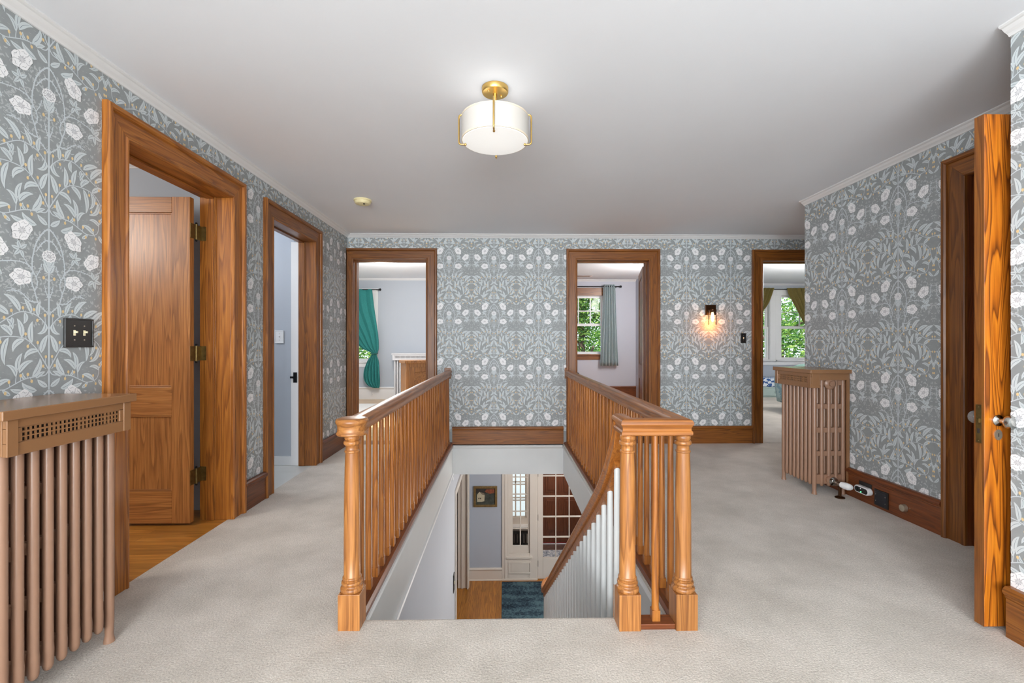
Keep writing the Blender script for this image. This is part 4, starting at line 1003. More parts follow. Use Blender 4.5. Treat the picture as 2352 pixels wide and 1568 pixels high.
m, nt, bs = newmat('frosted_diffuser'); bs.inputs['Base Color'].default_value = RGB(232,232,232); bs.inputs['Roughness'].default_value = .35; bs.inputs['Emission Color'].default_value = (1, .985, .96, 1); bs.inputs['Emission Strength'].default_value = .32
tr = nt.nodes.new('ShaderNodeBsdfTranslucent'); tr.inputs['Color'].default_value = RGB(250,250,248)
mx = nt.nodes.new('ShaderNodeMixShader'); mx.inputs['Fac'].default_value = .35; out = nt.nodes['Material Output']
nt.links.new(bs.outputs[0], mx.inputs[1]); nt.links.new(tr.outputs[0], mx.inputs[2]); nt.links.new(mx.outputs[0], out.inputs['Surface']); M['frost'] = m
def ringwall(mb, r, t, z0, z1, mat, n=64):
    vs = []; fs = []
    for rr_, z in ((r, z0), (r, z1), (r-t, z1), (r-t, z0)):
        vs += [(LX+rr_*math.cos(2*PI*k/n), LY+rr_*math.sin(2*PI*k/n), z) for k in range(n)]
    for i in range(4):
        for k in range(n): fs.append((i*n+k, i*n+(k+1) % n, ((i+1) % 4)*n+(k+1) % n, ((i+1) % 4)*n+k))
    mb.add(vs, fs, mat, True)
mb = MB(); ringwall(mb, .1660, .002, DZ0, DZ1, M['drum'])
TRIMF = plain('shade_trim', RGB(222,208,186), .7); ringwall(mb, .1670, .0035, DZ0-.001, DZ0+.007, TRIMF); ringwall(mb, .1670, .0035, DZ1-.007, DZ1+.001, TRIMF); obj('drum_shade', mb, parent=p)
mb = MB(); mb.lathe([(.1615, DZ0+.006), (.1625, DZ0), (.160, DZ0-.004), (.10, DZ0-.009), (.02, DZ0-.011)], (LX, LY, 0), M['frost'], 56); obj('glass_diffuser', mb, parent=p)
for k in range(4):
    a = PI/2*k+math.radians(-1); c, s_ = math.cos(a), math.sin(a)
    pt = lambda r, z: (LX+r*c, LY+r*s_, z)
    mb = MB(); path = [pt(.018, 2.3310), pt(.10, 2.3310), pt(.165, 2.3190)]+[pt(.167+.0135*math.sin(t), 2.3055+.0135*math.cos(t)) for t in (.4, .9, PI/2)]+[pt(.1805, 2.2590), pt(.1805, DZ0-.004)]+[pt(.1685+.012*math.cos(t), DZ0-.004-.012*math.sin(t)) for t in (.5, 1.0, PI/2)]+[pt(.148, DZ0-.016)]
    mb.tube(path, .0042, M['brass'], 10); mb.ball(pt(.148, DZ0-.016), .0065, M['brass'], 10); obj('arm', mb, parent=p)
bulb_m = emit_mat('lamp_bulb', (1, .96, .90), 1.3)
for k in range(3):
    a = 2*PI*k/3+.5; mb = MB(); x, y = LX+.075*math.cos(a), LY+.075*math.sin(a)
    mb.lathe([(.006, 2.3090), (.013, 2.3040), (.013, 2.2810)], (x, y, 0), M['brass'], 10); b_ = obj('socket', mb, parent=p)
    mb = MB(); mb.lathe([(.010, 2.2830), (.022, 2.2640), (.026, 2.2440), (.018, 2.2240), (.004, 2.2180)], (x, y, 0), bulb_m, 14); obj('bulb', mb, parent=p)
for k in range(3):
    a = 2*PI*k/3+.5
    light('lamp_light', 'POINT', (LX+.075*math.cos(a), LY+.075*math.sin(a), 2.3490), 0.08, (1, .95, .88), radius=.03)
p = thing('smoke_detector', (-1.252, 4.128, ZC), 'small yellowed round smoke detector on the ceiling above the left doorways', 'smoke detector')
mb = MB(); mb.lathe([(.076, ZC), (.076, ZC-.012), (.072, ZC-.014)], (-1.252, 4.128, 0), M['detector'], 36); obj('mounting_ring', mb, parent=p)
mb = MB(); mb.lathe([(.070, ZC-.013), (.070, ZC-.026), (.060, ZC-.038), (.030, ZC-.042), (.012, ZC-.042)], (-1.252, 4.128, 0), M['detector'], 36)
mb.lathe([(.009, ZC-.040), (.009, ZC-.045), (.004, ZC-.046)], (-1.232, 4.103, 0), M['hole'], 10); obj('detector_body', mb, parent=p)

# ------------------------------------------------------------------ wall sconce
SX = 2.437
p = thing('wall_sconce', (SX, YF, 1.57), 'dark bronze wall sconce with a lit filament bulb in a clear glass cylinder', 'lamp')
mb = MB(); mb.box(SX-.062, YF-.026, 1.512, SX+.062, YF, 1.632, M['bronze']); obj('back_plate', mb, parent=p, bevel=.003)
mb = MB(); mb.tube([(SX, YF-.02, 1.575), (SX, YF-.075, 1.575)], .008, M['bronze']); mb.tube([(SX, YF-.07, 1.584), (SX, YF-.07, 1.54)], .016, M['bronze'], 16); mb.lathe([(.046, 1.566), (.046, 1.572)], (SX, YF-.07, 0), M['bronze'], 28); obj('arm', mb, parent=p)
mb = MB(); n = 32; vs = []; fs = []
for r_, z in ((.043, 1.566), (.043, 1.395), (.0415, 1.395), (.0415, 1.566)): vs += [(SX+r_*math.cos(2*PI*k/n), YF-.07+r_*math.sin(2*PI*k/n), z) for k in range(n)]
for i in range(4):
    for k in range(n): fs.append((i*n+k, i*n+(k+1) % n, ((i+1) % 4)*n+(k+1) % n, ((i+1) % 4)*n+k))
mb.add(vs, fs, M['glass'], True); obj('glass_shade', mb, parent=p)
mb = MB(); mb.lathe([(.010, 1.542), (.014, 1.525), (.019, 1.500), (.021, 1.480), (.018, 1.455), (.008, 1.432), (.002, 1.426)], (SX, YF-.07, 0), emit_mat('filament_glow', (1, .55, .16), 9), 16); obj('bulb', mb, parent=p)
light('sconce_light', 'POINT', (SX, YF-.07, 1.395), 2.3, (1, .28, .05), radius=.045)

# ------------------------------------------------------------------ switches and plates
def switch(name, field, u, z, w, h, toggles, plate, tog, label, group=None):
    loc = field(u, 0, z); p = thing(name, loc, label, 'light switch', group)
    mb = MB(field); mb.box(u-w/2, -.006, z-h/2, u+w/2, 0.001, z+h/2, plate)
    for a in ((u-w/2, z-h/2, u+w/2, z-h/2+.008), (u-w/2, z+h/2-.008, u+w/2, z+h/2), (u-w/2, z-h/2, u-w/2+.008, z+h/2), (u+w/2-.008, z-h/2, u+w/2, z+h/2)): mb.box(a[0], -.010, a[1], a[2], -.003, a[3], plate)
    obj('switch_plate', mb, parent=p, bevel=.0015)
    for q in toggles:
        mb = MB(field); mb.box(u+q-.005, -.0085, z-.012, u+q+.005, -.005, z+.012, tog); mb.box(u+q-.0035, -.020, z-.001, u+q+.0035, -.006, z+.008, tog); obj('toggle', mb, parent=p, bevel=.001)
        for s_ in (-.030, .030):
            mb = MB(field); mb.ball((u+q, -.006, z+s_), .0032, M['satin'], 8); obj('screw', mb, parent=p)
    return p
switch('light_switch', FIELD_L, 2.019, 1.224, .134, .124, (-.023, .023), M['black'], M['ivory'], 'black double toggle switch plate on the left wallpaper beside the first doorway')
switch('light_switch', FIELD_F, 2.836, 1.240, .066, .118, (0,), M['black'], M['ivory'], 'black single toggle switch plate right of the glowing wall sconce')
switch('light_switch', lambda u, w, z: (u, 4.53+w, z), -2.177, 1.242, .085, .125, (0,), M['white_plastic'], M['white_plastic'], 'white toggle switch plate on the gray bathroom wall, seen through the second left doorway')
# baseboard fittings on the right
BX = XR-.022
p = thing('plug_in_sensor', (BX, 3.375, .10), 'white pill-shaped plug-in sensor with a green light on the right baseboard', 'sensor')
Rn = lambda u, w, z: (BX+w, u, z)
def pill(mb, u0, u1, z0, z1, w0, w1, mat, n=12):
    r_ = (z1-z0)/2; zc = (z0+z1)/2
    pts = [(u1-r_+r_*math.cos(t), zc+r_*math.sin(t)) for t in [(-PI/2+PI*i/n) for i in range(n+1)]]+[(u0+r_+r_*math.cos(t), zc+r_*math.sin(t)) for t in [(PI/2+PI*i/n) for i in range(n+1)]]
    k = len(pts); vs = [(u, w0, z) for u, z in pts]+[(u, w1, z) for u, z in pts]
    mb.add(vs, [tuple(range(k)), tuple(range(2*k-1, k-1, -1))]+[(i, k+i, k+(i+1) % k, (i+1) % k) for i in range(k)], mat)
mb = MB(Rn); mb.box(3.315, -.005, .075, 3.435, 0.001, .150, M['black']); obj('outlet_plate', mb, parent=p, bevel=.002)
mb = MB(Rn); pill(mb, 3.300, 3.440, .068, .122, -.038, -.004, M['white_plastic']); obj('sensor_body', mb, parent=p, bevel=.004)
mb = MB(Rn); pill(mb, 3.310, 3.430, .076, .114, -.0395, -.036, M['black']); mb.ball((3.370, -.0395, .082), .0045, emit_mat('green_led', (.1, 1, .3), 2.5), 10); mb.ball((3.373, -.0395, .106), .004, M['white_plastic'], 10); mb.ball((3.405, -.037, .095), .014, M['black_metal'], 14, sx=.3); obj('sensor_face', mb, parent=p)
p = thing('cover_plate', (BX, 3.225, .08), 'square black cover plate in the right baseboard between the sensor and the round stop', 'cover plate')
mb = MB(Rn); mb.box(3.168, -.010, .020, 3.285, 0.001, .135, M['black']); mb.box(3.176, -.0125, .028, 3.277, -.008, .127, plain('dark_glossy_plate', RGB(30,32,40), .25)); obj('plate', mb, parent=p, bevel=.002)
mb = MB(Rn)
for u, z in ((3.185,.055),(3.185,.10),(3.268,.055),(3.268,.10)): mb.ball((u, -.0125, z), .0025, M['satin'], 8)
obj('screws', mb, parent=p) if False else [obj('screw', (lambda q: (q.ball((u, -.0125, z), .0025, M['satin'], 8), q)[1])(MB(Rn)), parent=p) for u, z in ((3.185,.055),(3.185,.10),(3.268,.055),(3.268,.10))]
mb = MB(); mb.lathe([(.026, BX-.003), (.026, BX-.016), (.022, BX-.026), (.008, BX-.028)][::1], (0, 3.036, .082), M['satin'], 24, 'x')
tag(obj('door_stop', mb), 'round brass door stop on the right baseboard beside the door casing', 'door stop')

# ------------------------------------------------------------------ neighbouring rooms
def curtain(name, plane_y, rows, mat, label, cat='curtain', group=None, folds=7, amp=.03, rod=None, n=90):
    """rows: (z, x_left, x_right, fold depth factor) from the top down"""
    zs = [r[0] for r in rows]; R = crom([(r[0], r[1], r[2], r[3] if len(r) > 3 else 1) for r in rows], 8)
    vs = []; fs = []
    for i, (z, a, b, k) in enumerate(R):
        for j in range(n+1):
            t = j/n; ph = t*folds*2*PI
            vs.append((a+(b-a)*(t+.25/folds/ (2*PI)*math.sin(2*ph)), plane_y+amp*k*math.sin(ph+.15*math.sin(i*.3)), z))
    for i in range(len(R)-1):
        for j in range(n): q = i*(n+1)+j; fs.append((q, q+1, q+n+2, q+n+1))
    mb = MB(); mb.add(vs, fs, mat, True)
    o = obj(name, mb, recalc=False, sharp=80); s_ = o.modifiers.new('cloth', 'SOLIDIFY'); s_.thickness = .004
    return tag(o, label, cat, group)
def cloth(name, c, tr_=.25):
    m = plain(name, c, .85, var=.10, nscale=45); nt = m.node_tree; bs = nt.nodes['Principled BSDF']
    t = nt.nodes.new('ShaderNodeBsdfTranslucent'); t.inputs['Color'].default_value = c; mx = nt.nodes.new('ShaderNodeMixShader'); mx.inputs['Fac'].default_value = tr_
    out = nt.nodes['Material Output']; nt.links.new(bs.outputs[0], mx.inputs[1]); nt.links.new(t.outputs[0], mx.inputs[2]); nt.links.new(mx.outputs[0], out.inputs['Surface']); return m
def rod(name, y, z, x0, x1, label, ends=(True, True), yw=None):
    p = thing(name, ((x0+x1)/2, y, z), label, 'curtain rod')
    mb = MB(); mb.tube([(x0, y, z), (x1, y, z)], .010, M['black_metal']); obj('rod', mb, parent=p)
    for e, x, s_ in ((ends[0], x0, -1), (ends[1], x1, 1)):
        mb = MB(); mb.tube([(x-s_*.07, y, z), (x-s_*.07, yw+.002, z)], .007, M['black_metal']); mb.ball((x-s_*.07, yw, z), .022, M['black_metal'], 12, sy=.3); obj('bracket', mb, parent=p)
        if e:
            mb = MB(); mb.ball((x+s_*.02, y, z), .026, M['black_metal'], 14); obj('finial', mb, parent=p)
    return p
def sash_window(name, field, x0, x1, z0, z1, frame, casing_m, cols=2, rows=2, cw=.11, sill=True, th=TH):
    """double-hung window: opening x0..x1, z0..z1 ; panes divided in the upper sash only"""
    d = thing(name, field((x0+x1)/2, 0, z0), kind='structure')
    mb = MB(field)
    mb.box(x0-cw, -.02, z0-.0, x0, 0, z1+cw, casing_m); mb.box(x1, -.02, z0, x1+cw, 0, z1+cw, casing_m); mb.box(x0-cw, -.024, z1, x1+cw, 0, z1+cw, casing_m)
    mb.box(x0-cw-.02, -.05, z0-.03, x1+cw+.02, .02, z0, casing_m); mb.box(x0-cw, -.018, z0-.12, x1+cw, 0, z0-.03, casing_m)
    obj('window_casing', mb, parent=d, bevel=.003)
    zm = (z0+z1)/2
    for nm, a, b, w0 in (('upper_sash', zm-.02, z1, .09), ('lower_sash', z0, zm+.02, .05)):
        mb = MB(field); f = .045
        mb.box(x0, w0, a, x0+f, w0+.035, b, frame); mb.box(x1-f, w0, a, x1, w0+.035, b, frame); mb.box(x0, w0, a, x1, w0+.035, a+f+.01, frame); mb.box(x0, w0, b-f, x1, w0+.035, b, frame)
        if nm == 'upper_sash':
            for k in range(1, cols): x = x0+(x1-x0)*k/cols; mb.box(x-.011, w0+.004, a, x+.011, w0+.031, b, frame)
            for k in range(1, rows): z = a+(b-a)*k/rows; mb.box(x0, w0+.004, z-.011, x1, w0+.031, z+.011, frame)
        s_ = obj(nm, mb, parent=d, bevel=.002)
        mb = MB(field); mb.box(x0+.02, w0+.015, a+.02, x1-.02, w0+.019, b-.02, M['glass']); obj('glass_pane', mb, parent=s_)
    mb = MB(field); mb.box(x0-.02, -.002, z0-.02, x0+.006, th+.004, z1+.02, frame); mb.box(x1-.006, -.002, z0-.02, x1+.02, th+.004, z1+.02, frame); mb.box(x0, -.002, z1-.006, x1, th+.004, z1+.02, frame); mb.box(x0, -.002, z0-.02, x1, th+.03, z0+.006, frame)
    obj('window_frame', mb, parent=d)
    return d
PWH = M['paint_white']; YI = YF+TH
# partitions between the far rooms
mb = MB(); mb.box(.02, YI, 0, .14, 10.0, 2.7, M['lavender']); struct('wall_partition_left', mb)
mb = MB(); mb.box(2.84, YI, 0, 2.96, 10.6, 2.7, M['lavender']); struct('wall_partition_middle', mb)
mb = MB(); mb.box(-4.6, YI-.2, 0, -4.5, 10.0, 2.7, BG); struct('wall_bedroom_left', mb)
mb = MB(); mb.box(8.1, YI-.2, 0, 8.2, 10.8, 2.7, BG); mb.box(4.2, YI-.2, 0, 8.2, YI, 2.7, BG); struct('wall_bedroom_right', mb)
ZR = 2.545
mb = MB(); mb.box(-4.6, YI, ZR, 8.2, 10.8, ZR+.1, CP); struct('ceiling_bedrooms', mb)
sash_window('added_window_side', FIELD_L, -3.0, -1.4, .62, 1.98, PWH, W('brown','z')); sash_window('added_window_back', lambda u, w, z: (u, -4.6-w, z), -1.4, .9, .75, 2.1, PWH, W('brown','z'), cols=4)  # unseen sash windows added to dress the landing fill lights
# left bedroom
FA = lambda u, w, z: (u, 9.80+w, z)
w_ = wall_mb(FA, -4.6, .02, 0, 2.7, [(-3.75, -2.76, .80, 2.22)], BG, BG, th=.2); struct('wall_bedroom_left_far', w_)
mb = MB(); mb.box(-4.5, YI-.0, -.02, .02, 9.8, 0, M['pale_floor']); mb.box(DA[0]-.02, YF, -.02, DA[1]+.02, YI, 0.003, W('brown','x')); struct('floor_bedroom_left', mb)
baseboard('baseboard_bedroom_left', FA, [(-4.5, .02)], PWH, h=.262)
crown(FA, -4.5, .02, name='trim_crown_bedroom_left', zc=ZR)
sash_window('window_3', FA, -3.75, -2.76, .80, 2.22, PWH, PWH, th=.2)
teal = cloth('teal_linen', RGB(52,140,136), .22)
rod('curtain_rod', 9.66, 2.295, -3.9, -2.59, 'black curtain rod with a round finial over the teal curtain', yw=9.80)
curtain('curtain', 9.66, [(2.305,-3.70,-2.735,.7),(1.9,-3.62,-2.69,.8),(1.4,-3.25,-2.615,.8),(1.10,-2.98,-2.60,.6),(.985,-2.76,-2.625,.5),(.93,-2.755,-2.640,.4),(.80,-2.84,-2.60,.7),(.60,-2.905,-2.585,1.0),(.42,-2.90,-2.575,1.0),(.30,-2.82,-2.58,.9),(.25,-2.70,-2.595,.7)], teal, 'teal linen curtain gathered and knotted at the left bedroom window', folds=5, amp=.03)
mb = MB(); mb.tube([(-2.77, 9.63, .965), (-2.70, 9.615, .955), (-2.63, 9.63, .965), (-2.63, 9.69, .975)], .011, plain('tieback', RGB(40,90,84), .8)); tag(obj('curtain_tie', mb), 'dark green tie pulling the teal curtain together', 'curtain tie')
mb = MB(); mb.box(-4.2, 6.6, 0, -1.9, 9.0, .012, plain('white_rug', RGB(222,220,216), .95, var=.05, nscale=60, bump=.3)); tag(obj('area_rug', mb), 'off-white rug on the pale floor of the left bedroom', 'rug')
mb = MB(FA); mb.box(-2.80, -.032, .07, -2.73, -.022, .17, PWH); mb.ball((-2.765, -.034, .14), .012, M['rad_white'], 10); mb.ball((-2.765, -.034, .10), .012, M['rad_white'], 10); tag(obj('wall_outlet', mb), 'white outlet in the white baseboard under the teal curtain', 'outlet')
# rustic cabinet standing at an angle
ca = math.radians(27); CC, CS = math.cos(ca), math.sin(ca)
TC = lambda a, b, c: (-1.545+a*CC-b*CS, 7.35+a*CS+b*CC, c)
cab = thing('wooden_cabinet', (-1.55, 7.35, 0), 'rustic brown wooden cabinet with a panelled door in the left bedroom doorway', 'cabinet')
mb = MB(TC); R_ = W('rustic', 'z'); mb.box(.0, 0, .0, .9, .32, .86, R_); obj('cabinet_body', mb, parent=cab, bevel=.004)
mb = MB(TC); mb.box(-.03, -.03, .86, .93, .34, .905, W('rustic', 'x')); obj('cabinet_top', mb, parent=cab, bevel=.004)
mb = MB(TC)
for a in ((.05,-.018,.10,.13,0,.80),(.37,-.018,.10,.45,0,.80),(.13,-.018,.10,.37,0,.18),(.13,-.018,.72,.37,0,.80)): mb.box(*a, R_)
mb.box(.13, -.008, .18, .37, .002, .72, W('rustic', 'x')); obj('cabinet_door', mb, parent=cab, bevel=.003)
# middle bedroom
FB = lambda u, w, z: (u, 9.90+w, z)
w_ = wall_mb(FB, .14, 2.84, 0, 2.7, [(1.10, 2.14, .945, 2.20)], M['lavender'], M['lavender'], th=.2); struct('wall_bedroom_middle_far', w_)
mb = MB(); mb.box(.14, YI, -.02, 2.84, 9.9, 0, M['oak_floor']); mb.box(DB[0]-.02, YF, -.02, DB[1]+.02, YI, 0.003, W('brown','x')); struct('floor_bedroom_middle', mb)
baseboard('baseboard_bedroom_middle', FB, [(.14, 2.84)], W('dark','x'), h=.262)
crown(FB, .14, 2.84, name='trim_crown_bedroom_middle', zc=ZR)
sash_window('window_4', FB, 1.10, 2.14, .945, 2.20, M['paint_white'], W('brown','x'), cols=4, cw=.17, th=.2)
rod('curtain_rod', 9.80, 2.385, .9, 2.47, 'thin black curtain rod above the window of the middle bedroom', (False, True), yw=9.90)
curtain('curtain', 9.80, [(2.425,2.115,2.375,1),(1.9,2.105,2.39,1),(1.3,2.075,2.415,1.15),(.70,2.045,2.440,1.3)], cloth('blue_gray_linen', RGB(196,210,212), .35), 'pale blue-gray pleated curtain hanging beside the window of the middle bedroom', folds=5.5, amp=.035)
fan = thing('ceiling_fan', (.55, 7.2, ZR), 'ceiling fan in the middle bedroom, one wooden blade tip in view', 'fan')
mb = MB(); mb.lathe([(.07, ZR), (.06, ZR-.05), (.015, ZR-.06), (.015, ZR-.22), (.09, ZR-.24), (.10, ZR-.33), (.03, ZR-.37)], (.55, 7.2, 0), M['bronze'], 24); obj('fan_motor', mb, parent=fan)
for k in range(5):
    a = 2*PI*k/5-.02; c, s_ = math.cos(a), math.sin(a)
    pr = [(.16,-.05),(.6,-.075),(.78,-.07),(.83,-.03),(.83,.03),(.78,.07),(.6,.075),(.16,.05)]
    mb = MB(lambda x, y, z: (.55+x*c-y*s_, 7.2+x*s_+y*c, z+y*.18)); mb.prism(pr, 'z', 2.222, 2.232, W('brown','x')); obj('fan_blade', mb, parent=fan)
ch = thing('armchair', (.88, 7.2, 0), 'dark gray chair whose back just shows above the handrail through the middle doorway', 'chair')
CH = plain('charcoal_fabric', RGB(58,62,70), .8)
mb = MB(); mb.box(.60, 6.8, .30, 1.15, 7.35, .44, CH); obj('seat', mb, parent=ch, bevel=.03)
mb = MB(); mb.box(.58, 7.32, .30, 1.17, 7.42, .70, CH); mb.box(.56, 7.30, .67, 1.20, 7.44, .715, CH); obj('backrest', mb, parent=ch, bevel=.02)
for x in (.62, 1.11):
    for y in (6.83, 7.38): mb = MB(); mb.box(x, y, 0, x+.035, y+.035, .30, M['black']); obj('leg', mb, parent=ch)
# right bedroom
FCr = lambda u, w, z: (u, 10.50+w, z)
w_ = wall_mb(FCr, 2.96, 8.1, 0, 2.7, [(5.10, 6.10, .80, 2.30), (6.36, 7.36, .80, 2.30)], BG, BG, th=.2); struct('wall_bedroom_right_far', w_)
mb = MB(); mb.box(2.96, YI, -.02, 8.1, 10.5, 0, M['carpet']); struct('floor_bedroom_right', mb)
baseboard('baseboard_bedroom_right', FCr, [(2.96, 8.1)], PWH, h=.25)
crown(FCr, 2.96, 8.1, name='trim_crown_bedroom_right', zc=ZR)
sash_window('window_5', FCr, 5.10, 6.10, .80, 2.28, PWH, PWH, cw=.13, th=.2); sash_window('window_6', FCr, 6.36, 7.36, .80, 2.28, PWH, PWH, cw=.13, th=.2)
olive = cloth('olive_silk', RGB(118,104,52), .22)
rod('curtain_rod', 10.36, 2.40, 4.9, 7.5, 'dark curtain rod carrying the olive curtains in the right bedroom', yw=10.50)
curtain('curtain', 10.32, [(2.425,5.30,6.10,.8),(2.25,5.30,6.04,.9),(2.05,5.28,5.95,.9),(1.85,5.26,5.80,.9),(1.6,5.24,5.60,.8),(1.3,5.22,5.40,.5),(1.15,5.22,5.36,.4),(.7,5.18,5.42,.8),(.5,5.16,5.45,.9)], olive, 'olive curtain swept to the left of the right bedroom window pair', folds=9)
curtain('curtain', 10.32, [(2.425,6.385,7.35,.8),(2.25,6.44,7.36,.9),(2.05,6.55,7.38,.9),(1.85,6.66,7.40,.9),(1.6,6.80,7.42,.8),(1.3,7.05,7.44,.5),(1.15,7.20,7.44,.4),(.7,7.16,7.45,.8),(.5,7.14,7.46,.9)], olive, 'olive curtain swept to the right over the larger visible window of the right bedroom', folds=9)
ws = thing('window_seat', (5.9, 10.2, 0), 'pale green low bench with a round drawer knob under the right bedroom windows', 'bench')
GRN = plain('pale_green_paint', RGB(170,188,184), .5)
mb = MB(); mb.box(4.4, 10.0, 0, 7.6, 10.46, .225, GRN); obj('bench_body', mb, parent=ws, bevel=.004)
mb = MB(); mb.box(5.45, 9.985, .03, 6.25, 10.0, .195, GRN); dr = obj('drawer', mb, parent=ws, bevel=.004)
mb = MB(); mb.ball((5.93, 9.965, .115), .028, GRN, 14, sy=.7); obj('drawer_knob', mb, parent=dr)
def floral(name, c1, c2):
    m, nt, bs = newmat(name); bs.inputs['Roughness'].default_value = .9; N = nt.nodes.new; Lk = nt.links.new
    tc = N('ShaderNodeTexCoord'); w = N('ShaderNodeTexWave'); w.wave_type = 'RINGS'; w.inputs['Scale'].default_value = 5; w.inputs['Distortion'].default_value = 9; w.inputs['Detail'].default_value = 2; w.inputs['Detail Scale'].default_value = 2
    Lk(tc.outputs['Object'], w.inputs['Vector']); r = N('ShaderNodeValToRGB'); r.color_ramp.interpolation = 'CONSTANT'; r.color_ramp.elements[1].position = .5; r.color_ramp.elements[0].color = c1; r.color_ramp.elements[1].color = c2
    Lk(w.outputs['Fac'], r.inputs['Fac']); Lk(r.outputs['Color'], bs.inputs['Base Color']); return m
mb = MB(); mb.box(4.45, 9.99, .225, 7.55, 10.44, .42, floral('blue_floral', RGB(222,230,238), RGB(52,92,150))); tag(obj('bench_cushion', mb, bevel=.03), 'blue and white patterned cushion on the low green bench', 'cushion')
bed = thing('bed', (5.9, 7.4, 0), 'bed with a pale green-blue quilt showing left of the right-hand radiator', 'bed')
mb = MB(); mb.box(4.95, 6.62, .25, 6.9, 8.12, .60, plain('mattress', RGB(210,212,208), .9)); obj('mattress', mb, parent=bed, bevel=.05)
mb = MB(); n = 60; vs = []; fs = []
qprof = [(4.90,.66),(4.84,.63),(4.80,.55),(4.805,.42),(4.83,.28),(4.85,.14)]
for i, (x, z) in enumerate([(5.5,.67),(5.1,.675)]+qprof):
    for j in range(n+1):
        t = j/n; y = 6.60+1.54*t; k = max(0, i-2)/5; vs.append((x+.035*k*math.sin(t*38)+.01*math.sin(t*9), y, z+.02*k*math.sin(t*21)))
for i in range(7):
    for j in range(n): q = i*(n+1)+j; fs.append((q, q+1, q+n+2, q+n+1))
mb.add(vs, fs, floral('quilt', RGB(176,198,196), RGB(134,164,172)), True); q_ = obj('quilt', mb, parent=bed, recalc=False, sharp=80); s_ = q_.modifiers.new('cloth', 'SOLIDIFY'); s_.thickness = .012
for x in (4.97, 6.8):
    for y in (6.66, 8.02): mb = MB(); mb.box(x, y, 0, x+.06, y+.06, .26, W('brown','z')); obj('leg', mb, parent=bed)
mb = MB(); mb.ball((5.20, 7.80, .755), .12, plain('sage_velvet', RGB(92,120,112), .9, var=.2, nscale=30), 24, sx=1.9, sy=2.0, sz=.62); tag(obj('pillow', mb), 'sage green pillow on the bed behind the right-hand radiator', 'pillow')
# side room and bathroom on the left
mb = MB(); mb.box(-6.0, -1.0, -.02, XL-.02, 3.31, 0, M['oak_floor']); struct('floor_side_room', mb)
mb = MB(); mb.box(-6.0, 3.31, 0, XL-TH, 3.41, 2.6, BG); struct('wall_side_room_far', mb)
mb = MB(); mb.box(-6.1, -1.1, 0, -6.0, 3.41, 2.6, BG); mb.box(-6.0, -1.1, 0, XL-TH, -1.0, 2.6, BG); struct('wall_side_room_sides', mb)
crown(lambda u, w, z: (u, 3.31+w, z), -6.0, XL-TH, name='trim_crown_side_room')
mb = MB(); mb.box(-6.1, -1.1, ZC, XL-TH, 4.65, ZC+.1, CP); struct('ceiling_side_rooms', mb)
mb = MB(); mb.box(-4.2, 3.41, -.02, XL-.02, 4.53, -0.002, M['tile']); struct('floor_bathroom', mb)
mb = MB(); mb.box(-4.2, 4.53, 0, XL-TH, 4.63, 2.6, BG); mb.box(-4.3, 3.41, 0, -4.2, 4.63, 2.6, BG); struct('wall_bathroom', mb)
mb = MB(); mb.box(-4.2, 4.512, 0, XL-TH-.02, 4.53, .085, PWH); struct('baseboard_bathroom', mb)

# ------------------------------------------------------------------ outdoors: lawn and trees behind the bedroom windows
mb = MB(); mb.box(-25, 10.9, -3.1, 35, 60, -3.0, M['lawn']); struct('ground', mb)
mb = MB(); mb.box(-2.5, 9.45, -3.0, 3.5, 22, -2.93, plain('overexposed_ground', RGB(226,226,222), .8)); struct('path', mb)  # added pale slab, its colour imitates the overexposed view outside the sidelight
def leafmat(name, c):
    m = plain(name, c, .6, var=.35, nscale=1.6); nt = m.node_tree; bs = nt.nodes['Principled BSDF']
    t = nt.nodes.new('ShaderNodeBsdfTranslucent'); t.inputs['Color'].default_value = (c[0]*1.3, c[1]*1.3, c[2]*.9, 1); mx = nt.nodes.new('ShaderNodeMixShader'); mx.inputs['Fac'].default_value = .4
    out = nt.nodes['Material Output']; nt.links.new(bs.outputs[0], mx.inputs[1]); nt.links.new(t.outputs[0], mx.inputs[2]); nt.links.new(mx.outputs[0], out.inputs['Surface']); return m
LM = [leafmat('leaf_green', RGB(96,142,66)), leafmat('leaf_dark', RGB(58,104,52)), leafmat('leaf_light', RGB(150,180,96))]
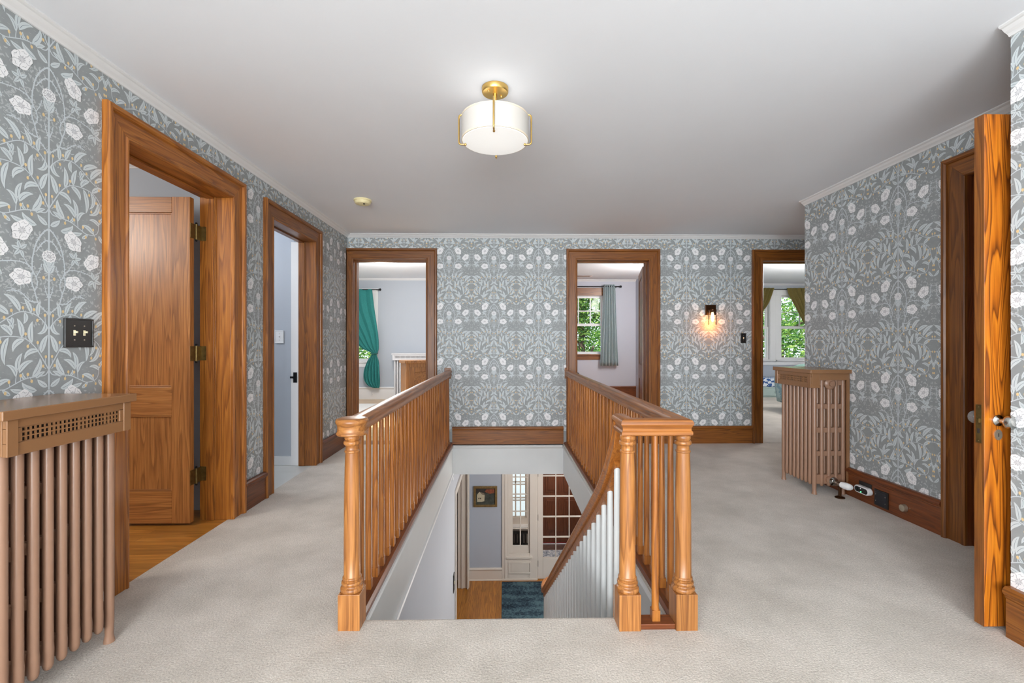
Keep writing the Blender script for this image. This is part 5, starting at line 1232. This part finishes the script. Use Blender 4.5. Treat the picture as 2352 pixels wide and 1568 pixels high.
def tree(x, y, zc, rx, rz, nleaf, seed, label, ls=.13):
    rg = random.Random(seed); p = thing('tree', (x, y, -3.0), label, 'tree', None)
    mb = MB(); mb.lathe([(.22, -3.0), (.16, -1.5), (.12, zc-rz*.4), (.05, zc+rz*.3)], (x, y, 0), M['bark'], 10); obj('trunk', mb, parent=p)
    mb = MB()
    for k in range(9):
        a = rg.uniform(0, 6.28); z0 = zc-rz*.6+rg.random()*rz*.8; L_ = rx*.8
        mb.tube(crom([(x, y, z0), (x+L_*.4*math.cos(a), y+L_*.4*math.sin(a), z0+.35*rz*rg.random()), (x+L_*math.cos(a), y+L_*math.sin(a), z0+.5*rz*rg.random())], 3), .035, M['bark'], 6)
    obj('branches', mb, parent=p) if False else tag(obj('branches', mb, parent=p), kind='stuff')
    vs = []; fs = [[], [], []]; mb = MB(); cl = [(rg.gauss(0, .45), rg.gauss(0, .45), rg.gauss(0, .45)) for _ in range(70)]
    data = [[], [], []]
    for i in range(nleaf):
        c = cl[rg.randrange(70)]; px = x+rx*(c[0]+rg.gauss(0, .14)); py = y+rx*.8*(c[1]+rg.gauss(0, .14)); pz = zc+rz*(c[2]+rg.gauss(0, .14))
        a = Vector((rg.gauss(0, 1), rg.gauss(0, 1), rg.gauss(0, .6))).normalized(); b = a.cross(Vector((rg.gauss(0, 1), rg.gauss(0, 1), rg.gauss(0, 1)))).normalized()
        l = ls*rg.uniform(.6, 1.3); P = Vector((px, py, pz))
        data[rg.randrange(3)].append([tuple(P-a*l), tuple(P-b*l*.42), tuple(P+a*l), tuple(P+b*l*.42)])
    for k in range(3):
        vs = [q for d4 in data[k] for q in d4]; mb.add(vs, [(4*i, 4*i+1, 4*i+2, 4*i+3) for i in range(len(data[k]))], LM[k])
    tag(obj('foliage', mb, parent=p, recalc=False), kind='stuff')
tree(2.4, 14.2, 1.7, 1.7, 2.6, 15000, 1, 'leafy green tree filling the window of the middle bedroom', .062)
tree(9.2, 15.2, 1.3, 2.1, 2.4, 12000, 2, 'green tree with sky gaps outside the right-hand pane of the right bedroom', .065)
tree(-4.6, 14.0, 0.2, 1.9, 1.8, 9000, 4, 'low green tree glimpsed below the teal curtain', .065)
